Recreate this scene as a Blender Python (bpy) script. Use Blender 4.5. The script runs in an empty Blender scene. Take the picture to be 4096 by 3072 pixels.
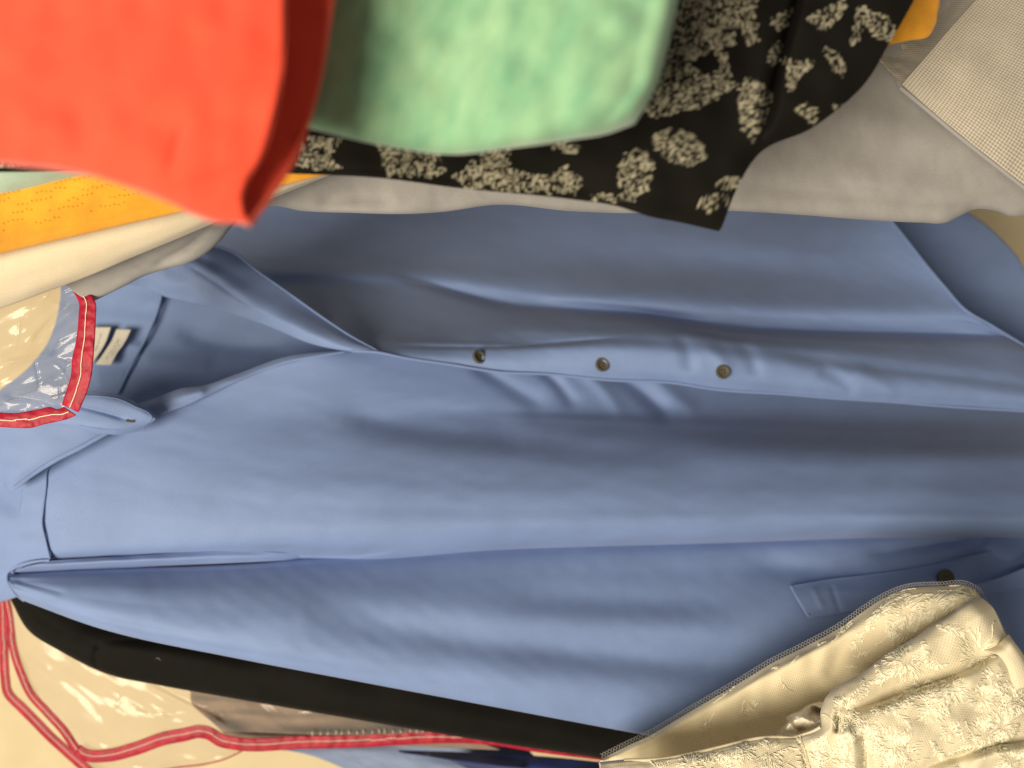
import bpy, math, random
import numpy as np
from mathutils import Vector

# ------------------------------------------------------------------ camera, light, exposure
scn = bpy.context.scene
TAN = 0.68                      # half width of the view at 1 m
CAM_H = 1.40                    # lens height above the floor; the phone is held sideways (up in the room = left in the picture)
cam_d = bpy.data.cameras.new("camera")
cam_d.sensor_width = 36.0
cam_d.lens = 18.0 / TAN
cam_d.clip_start = 0.01
cam_d.clip_end = 50
cam_d.dof.use_dof = True
cam_d.dof.focus_distance = 0.462
cam_d.dof.aperture_fstop = 3.9
cam = bpy.data.objects.new("camera", cam_d)
scn.collection.objects.link(cam)
cam.location = (0, 0, CAM_H)
# camera axes: right = -Z, up = +X, back = -Y
from mathutils import Matrix
cam.matrix_world = Matrix(((0, 1, 0, 0), (0, 0, -1, 0), (-1, 0, 0, CAM_H), (0, 0, 0, 1)))
scn.camera = cam

w = bpy.data.worlds.new("World")
scn.world = w
w.use_nodes = True
bg = w.node_tree.nodes["Background"]
bg.inputs[0].default_value = (1.0, 0.89, 0.74, 1)
bg.inputs[1].default_value = 0.23

ld = bpy.data.lights.new("ceiling_lamp", 'AREA')
ld.shape = 'DISK'
ld.size = 1.05
ld.energy = 56
ld.color = (1.0, 0.865, 0.66)
lamp = bpy.data.objects.new("ceiling_lamp", ld)
scn.collection.objects.link(lamp)
lamp.location = (-0.50, -0.98, CAM_H + 0.88)
lamp.rotation_euler = (Vector((0.0, 0.5, CAM_H)) - Vector(lamp.location)).to_track_quat('-Z', 'Y').to_euler()

vs = scn.view_settings
vs.view_transform = 'Standard'
vs.look = 'None'
vs.exposure = -0.1
vs.gamma = 1.0
vs.use_curve_mapping = False
scn.cycles.max_bounces = 10
scn.cycles.transparent_max_bounces = 16
scn.cycles.use_denoising = True

random.seed(4)
rng = np.random.default_rng(7)
COL = scn.collection

# ------------------------------------------------------------------ helpers
def W(u, v, d):
    """point at distance d in front of the lens, seen at (u, v) of a 1024 x 768 frame"""
    u = np.asarray(u, float); v = np.asarray(v, float); d = np.asarray(d, float)
    x = (u - 512.0) / 512.0 * TAN * d
    y = -(v - 384.0) / 512.0 * TAN * d
    return np.stack([y, d, CAM_H - x], -1)

def slopes(t, y):
    n = len(t)
    m = np.zeros_like(y)
    if n == 2:
        s = (y[1] - y[0]) / (t[1] - t[0]); m[:] = s; return m
    h = np.diff(t)
    dl = np.diff(y, axis=0) / h[:, None]
    m[1:-1] = (dl[:-1] * h[1:, None] + dl[1:] * h[:-1, None]) / (h[:-1] + h[1:])[:, None]
    m[0] = dl[0]; m[-1] = dl[-1]
    return m

def hermite(t, y, q):
    t = np.asarray(t, float); y = np.asarray(y, float); q = np.asarray(q, float)
    m = slopes(t, y)
    k = np.clip(np.searchsorted(t, q, side='right') - 1, 0, len(t) - 2)
    h = (t[k + 1] - t[k]); s = ((q - t[k]) / h)[:, None]; h = h[:, None]
    return ((2*s**3 - 3*s**2 + 1) * y[k] + (s**3 - 2*s**2 + s) * h * m[k]
            + (-2*s**3 + 3*s**2) * y[k+1] + (s**3 - s**2) * h * m[k+1])

def resample(line, n):
    p = np.array(line, float)
    q = p.copy()
    if q.shape[1] > 2: q[:, 2] *= 900
    seg = np.linalg.norm(np.diff(q, axis=0), axis=1)
    t = np.concatenate([[0], np.cumsum(np.maximum(seg, 1e-3))])
    return hermite(t, p, np.linspace(0, t[-1], n))

def fold_field(U, V, pts, sharp=0.0, taper=True):
    """depth added along a polyline of (u, v, amount, width): a soft valley (+) or ridge (-)"""
    pts = np.array(pts, float)
    pts = resample(pts, max(16, len(pts) * 6)) if len(pts) > 2 else pts
    if taper and len(pts) > 6:
        q = np.linspace(0, 1, len(pts)); q = np.clip(np.minimum(q, 1 - q) / .22, 0, 1)
        pts[:, 2] *= q * q * (3 - 2 * q)
    best = np.full(U.shape, 1e9); A = np.zeros(U.shape); B = np.ones(U.shape)
    for a, b in zip(pts[:-1], pts[1:]):
        dx, dy = b[0] - a[0], b[1] - a[1]
        L2 = dx * dx + dy * dy + 1e-9
        s = np.clip(((U - a[0]) * dx + (V - a[1]) * dy) / L2, 0, 1)
        ds = np.hypot(U - a[0] - s * dx, V - a[1] - s * dy)
        k = ds < best
        best = np.where(k, ds, best)
        A = np.where(k, a[2] + s * (b[2] - a[2]), A)
        B = np.where(k, a[3] + s * (b[3] - a[3]), B)
    r = best / B
    g = np.exp(-r * r)
    if sharp: g = (1 - sharp) * g + sharp * np.exp(-1.6 * r)
    return A * g

def soft_noise(U, V, seed, scale, angle=0.0, stretch=1.0, n=14):
    r = np.random.default_rng(seed)
    c, s = math.cos(angle), math.sin(angle)
    X = (U * c + V * s) / (scale * stretch); Y = (-U * s + V * c) / scale
    out = np.zeros_like(U)
    for k in range(n):
        a = r.uniform(0, 2 * math.pi); f = r.uniform(0.6, 1.8); ph = r.uniform(0, 6.28)
        out += np.sin(2 * math.pi * f * (X * math.cos(a) + Y * math.sin(a)) + ph)
    return out / math.sqrt(n)

def value_noise(X, Y, seed):
    r = np.random.default_rng(seed)
    tab = r.random((256, 256))
    xi = np.floor(X).astype(int); yi = np.floor(Y).astype(int)
    fx = X - xi; fy = Y - yi
    fx = fx * fx * (3 - 2 * fx); fy = fy * fy * (3 - 2 * fy)
    g = lambda a, b: tab[a % 256, b % 256]
    return ((g(xi, yi) * (1 - fx) + g(xi + 1, yi) * fx) * (1 - fy)
            + (g(xi, yi + 1) * (1 - fx) + g(xi + 1, yi + 1) * fx) * fy)

def link(name, mesh, mat, parent=None):
    o = bpy.data.objects.new(name, mesh)
    COL.objects.link(o)
    if mat is not None: mesh.materials.append(mat)
    if parent is not None:
        o.parent = parent
        o.matrix_parent_inverse = parent.matrix_world.inverted()
    return o

def thing(name, label, cat, at, group=None):
    o = bpy.data.objects.new(name, None)
    COL.objects.link(o)
    o.empty_display_size = 0.05
    o.location = [float(c) for c in W(*at)]
    bpy.context.view_layer.update()
    o["label"] = label; o["category"] = cat
    if group: o["group"] = group
    return o

class Grid:
    def __init__(s, U, V, D):
        s.U, s.V, s.D = U, V, D
        s.update()
    def update(s):
        s.P = W(s.U, s.V, s.D)
        du = np.gradient(s.P, axis=1); dv = np.gradient(s.P, axis=0)
        nrm = np.cross(du, dv)
        L = np.linalg.norm(nrm, axis=-1, keepdims=True)
        nrm = nrm / np.maximum(L, 1e-12)
        view = s.P - np.array([0, 0, CAM_H])
        flip = np.sign(-(nrm * view).sum(-1, keepdims=True)); flip[flip == 0] = 1
        s.N = nrm * flip
        s.lu = np.maximum(np.linalg.norm(du, axis=-1), 1e-6)
        s.lv = np.maximum(np.linalg.norm(dv, axis=-1), 1e-6)
    def sample(s, A, i, j):
        n, m = s.U.shape
        i = np.clip(i, 0, n - 1.001); j = np.clip(j, 0, m - 1.001)
        i0 = i.astype(int); j0 = j.astype(int); fi = (i - i0)[..., None]; fj = (j - j0)[..., None]
        return ((A[i0, j0] * (1 - fj) + A[i0, j0 + 1] * fj) * (1 - fi)
                + (A[i0 + 1, j0] * (1 - fj) + A[i0 + 1, j0 + 1] * fj) * fi)

def lay(lines, nu, nv, folds=(), wr=None, tcoord=None):
    R = np.stack([resample(l, nu) for l in lines])          # lines x nu x 3
    if tcoord is None:
        q = R.copy(); q[..., 2] *= 900
        t = np.concatenate([[0], np.cumsum(np.maximum(np.linalg.norm(np.diff(q, axis=0), axis=-1).mean(1), 0.5))])
    else:
        t = np.array(tcoord, float)
    q = np.linspace(0, t[-1], nv)
    G = hermite(t, R.reshape(len(lines), -1), q).reshape(nv, nu, 3)
    U, V, D = G[..., 0].copy(), G[..., 1].copy(), G[..., 2].copy()
    for f in folds:
        D += fold_field(U, V, f[0], f[1] if len(f) > 1 else 0.0)
    if wr is not None: D += wr(U, V)
    return Grid(U, V, D)

def grid_mesh(name, g, uvflip=False):
    n, m = g.U.shape
    idx = np.arange(n * m).reshape(n, m)
    f = np.stack([idx[:-1, :-1], idx[:-1, 1:], idx[1:, 1:], idx[1:, :-1]], -1).reshape(-1, 4)
    # face the camera
    c = g.P[n // 2, m // 2] - np.array([0, 0, CAM_H])
    nn = np.cross(g.P[n // 2, min(m // 2 + 1, m - 1)] - g.P[n // 2, m // 2], g.P[min(n // 2 + 1, n - 1), m // 2] - g.P[n // 2, m // 2])
    if np.dot(nn, c) > 0: f = f[:, ::-1]
    me = bpy.data.meshes.new(name)
    me.vertices.add(n * m); me.vertices.foreach_set("co", g.P.reshape(-1).astype(np.float32))
    me.loops.add(f.size); me.loops.foreach_set("vertex_index", f.reshape(-1).astype(np.int32))
    me.polygons.add(len(f)); me.polygons.foreach_set("loop_start", (np.arange(len(f)) * 4).astype(np.int32))
    me.polygons.foreach_set("loop_total", np.full(len(f), 4, np.int32))
    me.update(calc_edges=True)
    s = np.concatenate([[0], np.cumsum(np.linalg.norm(np.diff(g.P, axis=1), axis=-1).mean(0))])
    t = np.concatenate([[0], np.cumsum(np.linalg.norm(np.diff(g.P, axis=0), axis=-1).mean(1))])
    S, T = np.meshgrid(s, t)
    uv = np.stack([S, T], -1).reshape(-1, 2)[f.reshape(-1)]
    ul = me.uv_layers.new(name="UVMap"); ul.data.foreach_set("uv", uv.reshape(-1).astype(np.float32))
    me.polygons.foreach_set("use_smooth", np.ones(len(f), bool))
    me.validate()
    return me

def cloth(name, lines, nu, nv, mat, parent, folds=(), wr=None, thick=0.0007, tcoord=None):
    g = lay(lines, nu, nv, folds, wr, tcoord)
    o = link(name, grid_mesh(name, g), mat, parent)
    if thick:
        md = o.modifiers.new("thickness", 'SOLIDIFY'); md.thickness = thick; md.offset = -1
    return o, g

def tubes(name, paths, radius, mat, parent, sides=6):
    """paths: list of (n,3) arrays joined into ONE mesh"""
    V, F = [], []; base = 0
    for pi, p in enumerate(paths):
        p = np.asarray(p, float); n = len(p)
        r = radius[pi] if isinstance(radius, (list, np.ndarray)) else radius
        tg = np.gradient(p, axis=0); tg /= np.maximum(np.linalg.norm(tg, axis=1, keepdims=True), 1e-12)
        ref = np.array([0.13, 1.0, 0.07])
        a = np.cross(tg, ref); a /= np.maximum(np.linalg.norm(a, axis=1, keepdims=True), 1e-9)
        b = np.cross(tg, a)
        for k in range(sides):
            th = 2 * math.pi * k / sides
            V.append(p + r * (math.cos(th) * a + math.sin(th) * b))
        ring = np.arange(n)
        for k in range(sides):
            k2 = (k + 1) % sides
            F.append(np.stack([base + k * n + ring[:-1], base + k * n + ring[1:], base + k2 * n + ring[1:], base + k2 * n + ring[:-1]], -1))
        base += sides * n
    V = np.concatenate(V); F = np.concatenate(F)
    me = bpy.data.meshes.new(name)
    me.vertices.add(len(V)); me.vertices.foreach_set("co", V.reshape(-1).astype(np.float32))
    me.loops.add(F.size); me.loops.foreach_set("vertex_index", F.reshape(-1).astype(np.int32))
    me.polygons.add(len(F)); me.polygons.foreach_set("loop_start", (np.arange(len(F)) * 4).astype(np.int32))
    me.polygons.foreach_set("loop_total", np.full(len(F), 4, np.int32))
    me.update(calc_edges=True)
    me.polygons.foreach_set("use_smooth", np.ones(len(F), bool))
    me.validate()
    return link(name, me, mat, parent)

def path(pts, n=60, lift=0.0):
    r = resample(pts, n)
    return W(r[:, 0], r[:, 1], r[:, 2] - lift)

def depth_at(g, u, v):
    k = np.argmin((g.U - u) ** 2 + (g.V - v) ** 2)
    return g.D.reshape(-1)[k]

def on(g, pts, lift):
    """(u, v) points laid on a cloth, lifted towards the viewer"""
    return [(u, v, depth_at(g, u, v) - lift) for u, v in pts]

# ------------------------------------------------------------------ materials
def new_mat(name):
    m = bpy.data.materials.new(name); m.use_nodes = True
    nt = m.node_tree
    return m, nt, nt.nodes["Principled BSDF"]

def N(nt, typ, **kw):
    n = nt.nodes.new(typ)
    for k, v in kw.items():
        if k in ('operation', 'blend_type', 'data_type', 'noise_dimensions', 'feature', 'attribute_name', 'wave_type'): setattr(n, k, v)
        else: n.inputs[k].default_value = v
    return n

def fabric(name, col, rough=0.8, sheen=0.25, spec=0.25, thread=0.0006, bump=0.25, mottle=0.06, mscale=60.0, col2=None, trans=0.0, slub=None):
    m, nt, p = new_mat(name)
    tc = nt.nodes.new("ShaderNodeTexCoord")
    ns = N(nt, "ShaderNodeTexNoise", Scale=mscale, Detail=5.0, Roughness=0.6)
    if slub:
        mp = nt.nodes.new("ShaderNodeMapping"); mp.inputs["Scale"].default_value = (slub[0], slub[1], 1)
        nt.links.new(tc.outputs["UV"], mp.inputs[0]); nt.links.new(mp.outputs[0], ns.inputs["Vector"])
    else:
        nt.links.new(tc.outputs["UV"], ns.inputs["Vector"])
    cr = nt.nodes.new("ShaderNodeValToRGB")
    c2 = col2 or tuple(min(1, c * (1 + 2.2 * mottle)) for c in col)
    c1 = tuple(c * (1 - 2.2 * mottle) for c in col) if col2 is None else col
    cr.color_ramp.elements[0].position = 0.32; cr.color_ramp.elements[0].color = (*c1, 1)
    cr.color_ramp.elements[1].position = 0.68; cr.color_ramp.elements[1].color = (*c2, 1)
    nt.links.new(ns.outputs["Fac"], cr.inputs[0])
    nf = N(nt, "ShaderNodeTexNoise", Scale=1100.0, Detail=2.0); nt.links.new(tc.outputs["UV"], nf.inputs["Vector"])
    fr = N(nt, "ShaderNodeMapRange"); fr.inputs["From Min"].default_value = 0.3; fr.inputs["From Max"].default_value = 0.7
    fr.inputs["To Min"].default_value = 0.945; fr.inputs["To Max"].default_value = 1.055
    nt.links.new(nf.outputs["Fac"], fr.inputs["Value"])
    mm = nt.nodes.new("ShaderNodeVectorMath"); mm.operation = 'SCALE'
    nt.links.new(cr.outputs[0], mm.inputs[0]); nt.links.new(fr.outputs[0], mm.inputs["Scale"])
    nt.links.new(mm.outputs[0], p.inputs["Base Color"])
    p.inputs["Roughness"].default_value = rough
    p.inputs["Specular IOR Level"].default_value = spec
    p.inputs["Sheen Weight"].default_value = sheen
    p.inputs["Sheen Roughness"].default_value = 0.45
    # thread relief
    sx = nt.nodes.new("ShaderNodeSeparateXYZ"); nt.links.new(tc.outputs["UV"], sx.inputs[0])
    outs = []
    for k in (0, 1):
        a = N(nt, "ShaderNodeMath", operation='MULTIPLY'); a.inputs[1].default_value = 2 * math.pi / thread
        nt.links.new(sx.outputs[k], a.inputs[0])
        b = N(nt, "ShaderNodeMath", operation='SINE'); nt.links.new(a.outputs[0], b.inputs[0]); outs.append(b)
    mul = N(nt, "ShaderNodeMath", operation='MULTIPLY')
    nt.links.new(outs[0].outputs[0], mul.inputs[0]); nt.links.new(outs[1].outputs[0], mul.inputs[1])
    n2 = N(nt, "ShaderNodeTexNoise", Scale=900.0, Detail=3.0); nt.links.new(tc.outputs["UV"], n2.inputs["Vector"])
    add = N(nt, "ShaderNodeMath", operation='ADD'); nt.links.new(mul.outputs[0], add.inputs[0]); nt.links.new(n2.outputs["Fac"], add.inputs[1])
    bp = nt.nodes.new("ShaderNodeBump"); bp.inputs["Strength"].default_value = bump; bp.inputs["Distance"].default_value = thread * 0.35
    nt.links.new(add.outputs[0], bp.inputs["Height"]); nt.links.new(bp.outputs[0], p.inputs["Normal"])
    return m

def plain(name, col, rough=0.5, spec=0.5, metal=0.0, coat=0.0):
    m, nt, p = new_mat(name)
    tc = nt.nodes.new("ShaderNodeTexCoord")
    ns = N(nt, "ShaderNodeTexNoise", Scale=180.0, Detail=4.0); nt.links.new(tc.outputs["Object"], ns.inputs["Vector"])
    mx = nt.nodes.new("ShaderNodeValToRGB")
    mx.color_ramp.elements[0].color = (*[c * 0.88 for c in col], 1); mx.color_ramp.elements[1].color = (*[min(1, c * 1.1) for c in col], 1)
    nt.links.new(ns.outputs["Fac"], mx.inputs[0]); nt.links.new(mx.outputs[0], p.inputs["Base Color"])
    p.inputs["Roughness"].default_value = rough; p.inputs["Specular IOR Level"].default_value = spec
    p.inputs["Metallic"].default_value = metal; p.inputs["Coat Weight"].default_value = coat
    return m

M_blue = fabric("blue_poplin", (0.176, 0.256, 0.49), rough=0.62, sheen=0.15, spec=0.3, bump=0.12, mottle=0.03, mscale=25)
M_blue_in = fabric("blue_poplin_inside", (0.165, 0.24, 0.45), rough=0.7, sheen=0.1, spec=0.25, bump=0.12, mottle=0.03, mscale=25)
M_seam = fabric("blue_seam_thread", (0.18, 0.26, 0.50), rough=0.7, bump=0.1, mottle=0.03)
M_black = fabric("black_suiting", (0.0055, 0.005, 0.0042), rough=0.8, sheen=0.04, spec=0.12, bump=0.15, mottle=0.1, mscale=40)
M_red = fabric("coral_red_terry", (0.80, 0.085, 0.045), rough=0.9, sheen=0.4, spec=0.1, bump=0.1, mottle=0.05, mscale=60)
M_green = fabric("mint_green_terry", (0.18, 0.41, 0.255), rough=0.95, sheen=0.5, spec=0.1, bump=0.15, mscale=62, col2=(0.32, 0.55, 0.34), slub=(1.0, 0.5))
M_mint = fabric("pale_mint_cotton", (0.42, 0.56, 0.45), rough=0.85, mottle=0.03)
M_white = fabric("cream_white_cotton", (0.66, 0.58, 0.43), rough=0.85, mottle=0.02, bump=0.15, mscale=40)
M_grey = fabric("warm_grey_jersey", (0.325, 0.32, 0.32), rough=0.9, sheen=0.15, mottle=0.04, bump=0.3, thread=0.0009)
M_taupe = fabric("taupe_cloth", (0.27, 0.20, 0.155), rough=0.8, mottle=0.1)
M_pale = fabric("pale_blue_cloth", (0.21, 0.27, 0.43), rough=0.8, mottle=0.05)
M_navy = fabric("navy_cloth", (0.010, 0.024, 0.13), rough=0.7, mottle=0.1)
M_label = plain("label_white", (0.50, 0.48, 0.42), rough=0.7, spec=0.3)
M_ink = plain("label_ink", (0.10, 0.09, 0.08), rough=0.8)
M_button = plain("olive_horn", (0.085, 0.078, 0.058), rough=0.62, spec=0.3)
M_hole = plain("button_hole_dark", (0.015, 0.012, 0.01), rough=0.8)
M_thread = plain("white_thread", (0.86, 0.74, 0.58), rough=0.6)
M_bind = fabric("red_binding", (0.33, 0.004, 0.026), rough=0.5, sheen=0.0, spec=0.35, bump=0.15, mottle=0.12, mscale=90, thread=0.0005)

# orange eyelet knit: rows of little dark holes
M_orange = fabric("orange_eyelet_knit", (0.80, 0.36, 0.025), rough=0.85, sheen=0.3, bump=0.3, mottle=0.06, thread=0.0012)

def check_mat():
    m, nt, p = new_mat("brown_cream_check")
    tc = nt.nodes.new("ShaderNodeTexCoord")
    sx = nt.nodes.new("ShaderNodeSeparateXYZ"); nt.links.new(tc.outputs["UV"], sx.inputs[0])
    per = 0.0017
    o = []
    for k, ph in ((0, 0.0), (1, 0.4)):
        a = N(nt, "ShaderNodeMath", operation='MULTIPLY_ADD'); a.inputs[1].default_value = 2 * math.pi / per; a.inputs[2].default_value = ph
        nt.links.new(sx.outputs[k], a.inputs[0])
        b = N(nt, "ShaderNodeMath", operation='SINE'); nt.links.new(a.outputs[0], b.inputs[0]); o.append(b)
    # broken check: the brown stripe is full where both meet, half on one
    s = N(nt, "ShaderNodeMath", operation='ADD'); nt.links.new(o[0].outputs[0], s.inputs[0]); nt.links.new(o[1].outputs[0], s.inputs[1])
    ns = N(nt, "ShaderNodeTexNoise", Scale=320.0, Detail=3.0); nt.links.new(tc.outputs["UV"], ns.inputs["Vector"])
    s2 = N(nt, "ShaderNodeMath", operation='MULTIPLY_ADD'); s2.inputs[1].default_value = 1.4; nt.links.new(ns.outputs["Fac"], s2.inputs[0]); nt.links.new(s.outputs[0], s2.inputs[2])
    mr = N(nt, "ShaderNodeMapRange"); mr.inputs["From Min"].default_value = -0.9; mr.inputs["From Max"].default_value = 2.0
    nt.links.new(s2.outputs[0], mr.inputs["Value"])
    cr = nt.nodes.new("ShaderNodeValToRGB")
    cr.color_ramp.elements[0].color = (0.29, 0.25, 0.205, 1); cr.color_ramp.elements[0].position = 0.25
    cr.color_ramp.elements[1].color = (0.53, 0.49, 0.41, 1); cr.color_ramp.elements[1].position = 0.75
    nt.links.new(mr.outputs[0], cr.inputs[0]); nt.links.new(cr.outputs[0], p.inputs["Base Color"])
    p.inputs["Roughness"].default_value = 0.85; p.inputs["Sheen Weight"].default_value = 0.2
    bp = nt.nodes.new("ShaderNodeBump"); bp.inputs["Strength"].default_value = 0.35; bp.inputs["Distance"].default_value = 0.0004
    nt.links.new(mr.outputs[0], bp.inputs["Height"]); nt.links.new(bp.outputs[0], p.inputs["Normal"])
    return m
M_check = check_mat()

def print_mat():
    m, nt, p = new_mat("black_floral_print")
    at = nt.nodes.new("ShaderNodeAttribute"); at.attribute_name = "print"
    cr = nt.nodes.new("ShaderNodeValToRGB")
    cr.color_ramp.elements[0].color = (0.006, 0.0052, 0.0042, 1); cr.color_ramp.elements[0].position = 0.1
    cr.color_ramp.elements[1].color = (0.36, 0.335, 0.25, 1); cr.color_ramp.elements[1].position = 0.95
    nt.links.new(at.outputs["Fac"], cr.inputs[0]); nt.links.new(cr.outputs[0], p.inputs["Base Color"])
    p.inputs["Roughness"].default_value = 0.85; p.inputs["Specular IOR Level"].default_value = 0.15
    return m
M_floral = print_mat()

def film_mat():
    m, nt, p = new_mat("clear_plastic_film")
    out = nt.nodes["Material Output"]
    tr = nt.nodes.new("ShaderNodeBsdfTransparent"); tr.inputs[0].default_value = (0.93, 0.89, 0.84, 1)
    gl = nt.nodes.new("ShaderNodeBsdfGlossy"); gl.inputs["Roughness"].default_value = 0.17; gl.inputs[0].default_value = (1, 1, 1, 1)
    df = nt.nodes.new("ShaderNodeBsdfDiffuse"); df.inputs[0].default_value = (0.62, 0.60, 0.58, 1)
    lw = nt.nodes.new("ShaderNodeFresnel"); lw.inputs["IOR"].default_value = 1.5
    tc = nt.nodes.new("ShaderNodeTexCoord")
    ns = N(nt, "ShaderNodeTexNoise", Scale=38.0, Detail=3.0, Roughness=0.5); ns.inputs["Distortion"].default_value = 1.5
    nt.links.new(tc.outputs["UV"], ns.inputs["Vector"])
    bp = nt.nodes.new("ShaderNodeBump"); bp.inputs["Strength"].default_value = 0.12; bp.inputs["Distance"].default_value = 0.003
    nt.links.new(ns.outputs["Fac"], bp.inputs["Height"])
    nt.links.new(bp.outputs[0], gl.inputs["Normal"]); nt.links.new(bp.outputs[0], lw.inputs["Normal"])
    a = N(nt, "ShaderNodeMath", operation='MULTIPLY_ADD'); a.inputs[1].default_value = 0.6; a.inputs[2].default_value = 0.0
    nt.links.new(lw.outputs[0], a.inputs[0])
    m1 = nt.nodes.new("ShaderNodeMixShader"); m1.inputs[0].default_value = 0.14
    nt.links.new(tr.outputs[0], m1.inputs[1]); nt.links.new(df.outputs[0], m1.inputs[2])
    m2 = nt.nodes.new("ShaderNodeMixShader"); nt.links.new(a.outputs[0], m2.inputs[0])
    nt.links.new(m1.outputs[0], m2.inputs[1]); nt.links.new(gl.outputs[0], m2.inputs[2])
    nt.links.new(m2.outputs[0], out.inputs["Surface"])
    return m
M_film = film_mat()

def lace_mat(name, col, rough=0.55, net=0.00135, strength=0.45):
    """satin under hexagonal net: relief from three crossed waves"""
    m, nt, p = new_mat(name)
    tc = nt.nodes.new("ShaderNodeTexCoord")
    tot = None
    for ang in (0, 60, 120):
        d = nt.nodes.new("ShaderNodeVectorMath"); d.operation = 'DOT_PRODUCT'
        k = 2 * math.pi / net
        d.inputs[1].default_value = (k * math.cos(math.radians(ang)), k * math.sin(math.radians(ang)), 0)
        nt.links.new(tc.outputs["UV"], d.inputs[0])
        c = N(nt, "ShaderNodeMath", operation='COSINE'); nt.links.new(d.outputs["Value"], c.inputs[0])
        if tot is None: tot = c
        else:
            s = N(nt, "ShaderNodeMath", operation='ADD'); nt.links.new(tot.outputs[0], s.inputs[0]); nt.links.new(c.outputs[0], s.inputs[1]); tot = s
    mr = N(nt, "ShaderNodeMapRange"); mr.inputs["From Min"].default_value = -1.5; mr.inputs["From Max"].default_value = 0.6
    mr.inputs["To Min"].default_value = 1.0; mr.inputs["To Max"].default_value = 0.0
    nt.links.new(tot.outputs[0], mr.inputs["Value"])
    cr = nt.nodes.new("ShaderNodeValToRGB")
    cr.color_ramp.elements[0].color = (*[c * 0.88 for c in col], 1); cr.color_ramp.elements[1].color = (*[min(0.92, c * 1.06) for c in col], 1)
    nt.links.new(mr.outputs[0], cr.inputs[0]); nt.links.new(cr.outputs[0], p.inputs["Base Color"])
    bp = nt.nodes.new("ShaderNodeBump"); bp.inputs["Strength"].default_value = strength; bp.inputs["Distance"].default_value = 0.0003
    nt.links.new(mr.outputs[0], bp.inputs["Height"]); nt.links.new(bp.outputs[0], p.inputs["Normal"])
    p.inputs["Roughness"].default_value = rough; p.inputs["Sheen Weight"].default_value = 0.15
    return m
M_lace = lace_mat("cream_net_over_satin", (0.73, 0.66, 0.48))
M_lining = lace_mat("cream_net_lining", (0.78, 0.69, 0.48), rough=0.7, strength=0.5)
M_emb = plain("silky_embroidery_thread", (0.93, 0.88, 0.70), rough=0.30, spec=0.6)
M_net = plain("net_cord", (0.62, 0.60, 0.56), rough=0.6)
M_satin = plain("cream_satin", (0.74, 0.67, 0.54), rough=0.24, spec=0.6)
M_wall = fabric("cream_painted_wall", (0.72, 0.615, 0.40), rough=0.9, sheen=0.0, bump=0.25, mottle=0.02, thread=0.004, mscale=14)

# ------------------------------------------------------------------ setting: the wall behind the clothes
def wall():
    pts = W([-900, 1900, 1900, -900], [-700, -700, 1400, 1400], [0.95] * 4)
    me = bpy.data.meshes.new("wall"); 
    me.from_pydata([tuple(p) for p in pts] + [tuple(p + np.array([0, 0.1, 0])) for p in pts], [],
                   [(0, 1, 2, 3), (7, 6, 5, 4), (0, 4, 5, 1), (1, 5, 6, 2), (2, 6, 7, 3), (3, 7, 4, 0)])
    ul = me.uv_layers.new(name="UVMap")
    for lp in me.loops: 
        c = me.vertices[lp.vertex_index].co; ul.data[lp.index].uv = (c.x, c.z)
    o = link("wall", me, M_wall); o["kind"] = "structure"
wall()

# ------------------------------------------------------------------ blue shirt
shirt = thing("blue_shirt", "blue button-front work shirt hanging open-necked in the middle", "shirt", (500, 450, 0.60))
tiny = lambda sd, a=0.0007, sc=60: (lambda U, V: a * soft_noise(U, V, sd, sc, 0.05, 3.0))

# lower front (picture bottom side), from behind the buttoned edge down to the sleeve crease
front_lines = [
 [(345,350,.590),(420,350,.610),(500,358,.630),(600,364,.650),(720,374,.682),(860,386,.700),(1024,398,.708),(1080,401,.708)],
 [(312,357,.579),(380,383,.594),(470,396,.612),(562,404,.630),(720,410,.658),(860,416,.676),(1080,424,.684)],
 [(252,374,.571),(340,398,.583),(436,413,.602),(562,421,.617),(720,428,.634),(860,434,.647),(1080,441,.655)],
 [(196,398,.566),(300,420,.573),(436,438,.582),(562,445,.591),(720,450,.602),(860,454,.612),(1080,460,.621)],
 [(110,420,.558),(260,460,.558),(436,476,.562),(600,482,.568),(760,484,.576),(900,486,.585),(1080,492,.596)],
 [(22,450,.552),(230,498,.546),(436,507,.551),(600,508,.559),(760,508,.567),(900,508,.576),(1080,512,.586)],
 [(20,505,.5475),(220,528,.541),(436,527,.548),(600,523,.558),(760,519,.567),(900,518,.574),(1080,519,.584)],
 [(10,546,.553),(60,546,.546),(150,546,.544),(270,543,.545),(350,543,.548),(500,535,.556),(700,529,.567),(880,524,.575),(1080,523,.585)],
 [(-5,566,.566),(40,561,.556),(150,557,.556),(270,553,.556),(350,554,.557),(500,544,.564),(700,537,.574),(880,531,.582),(1080,530,.592)],
 [(-5,590,.585),(40,585,.575),(150,580,.575),(270,572,.585),(350,572,.60),(500,560,.62),(700,553,.64),(880,548,.65),(1080,548,.66)],
]
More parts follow.
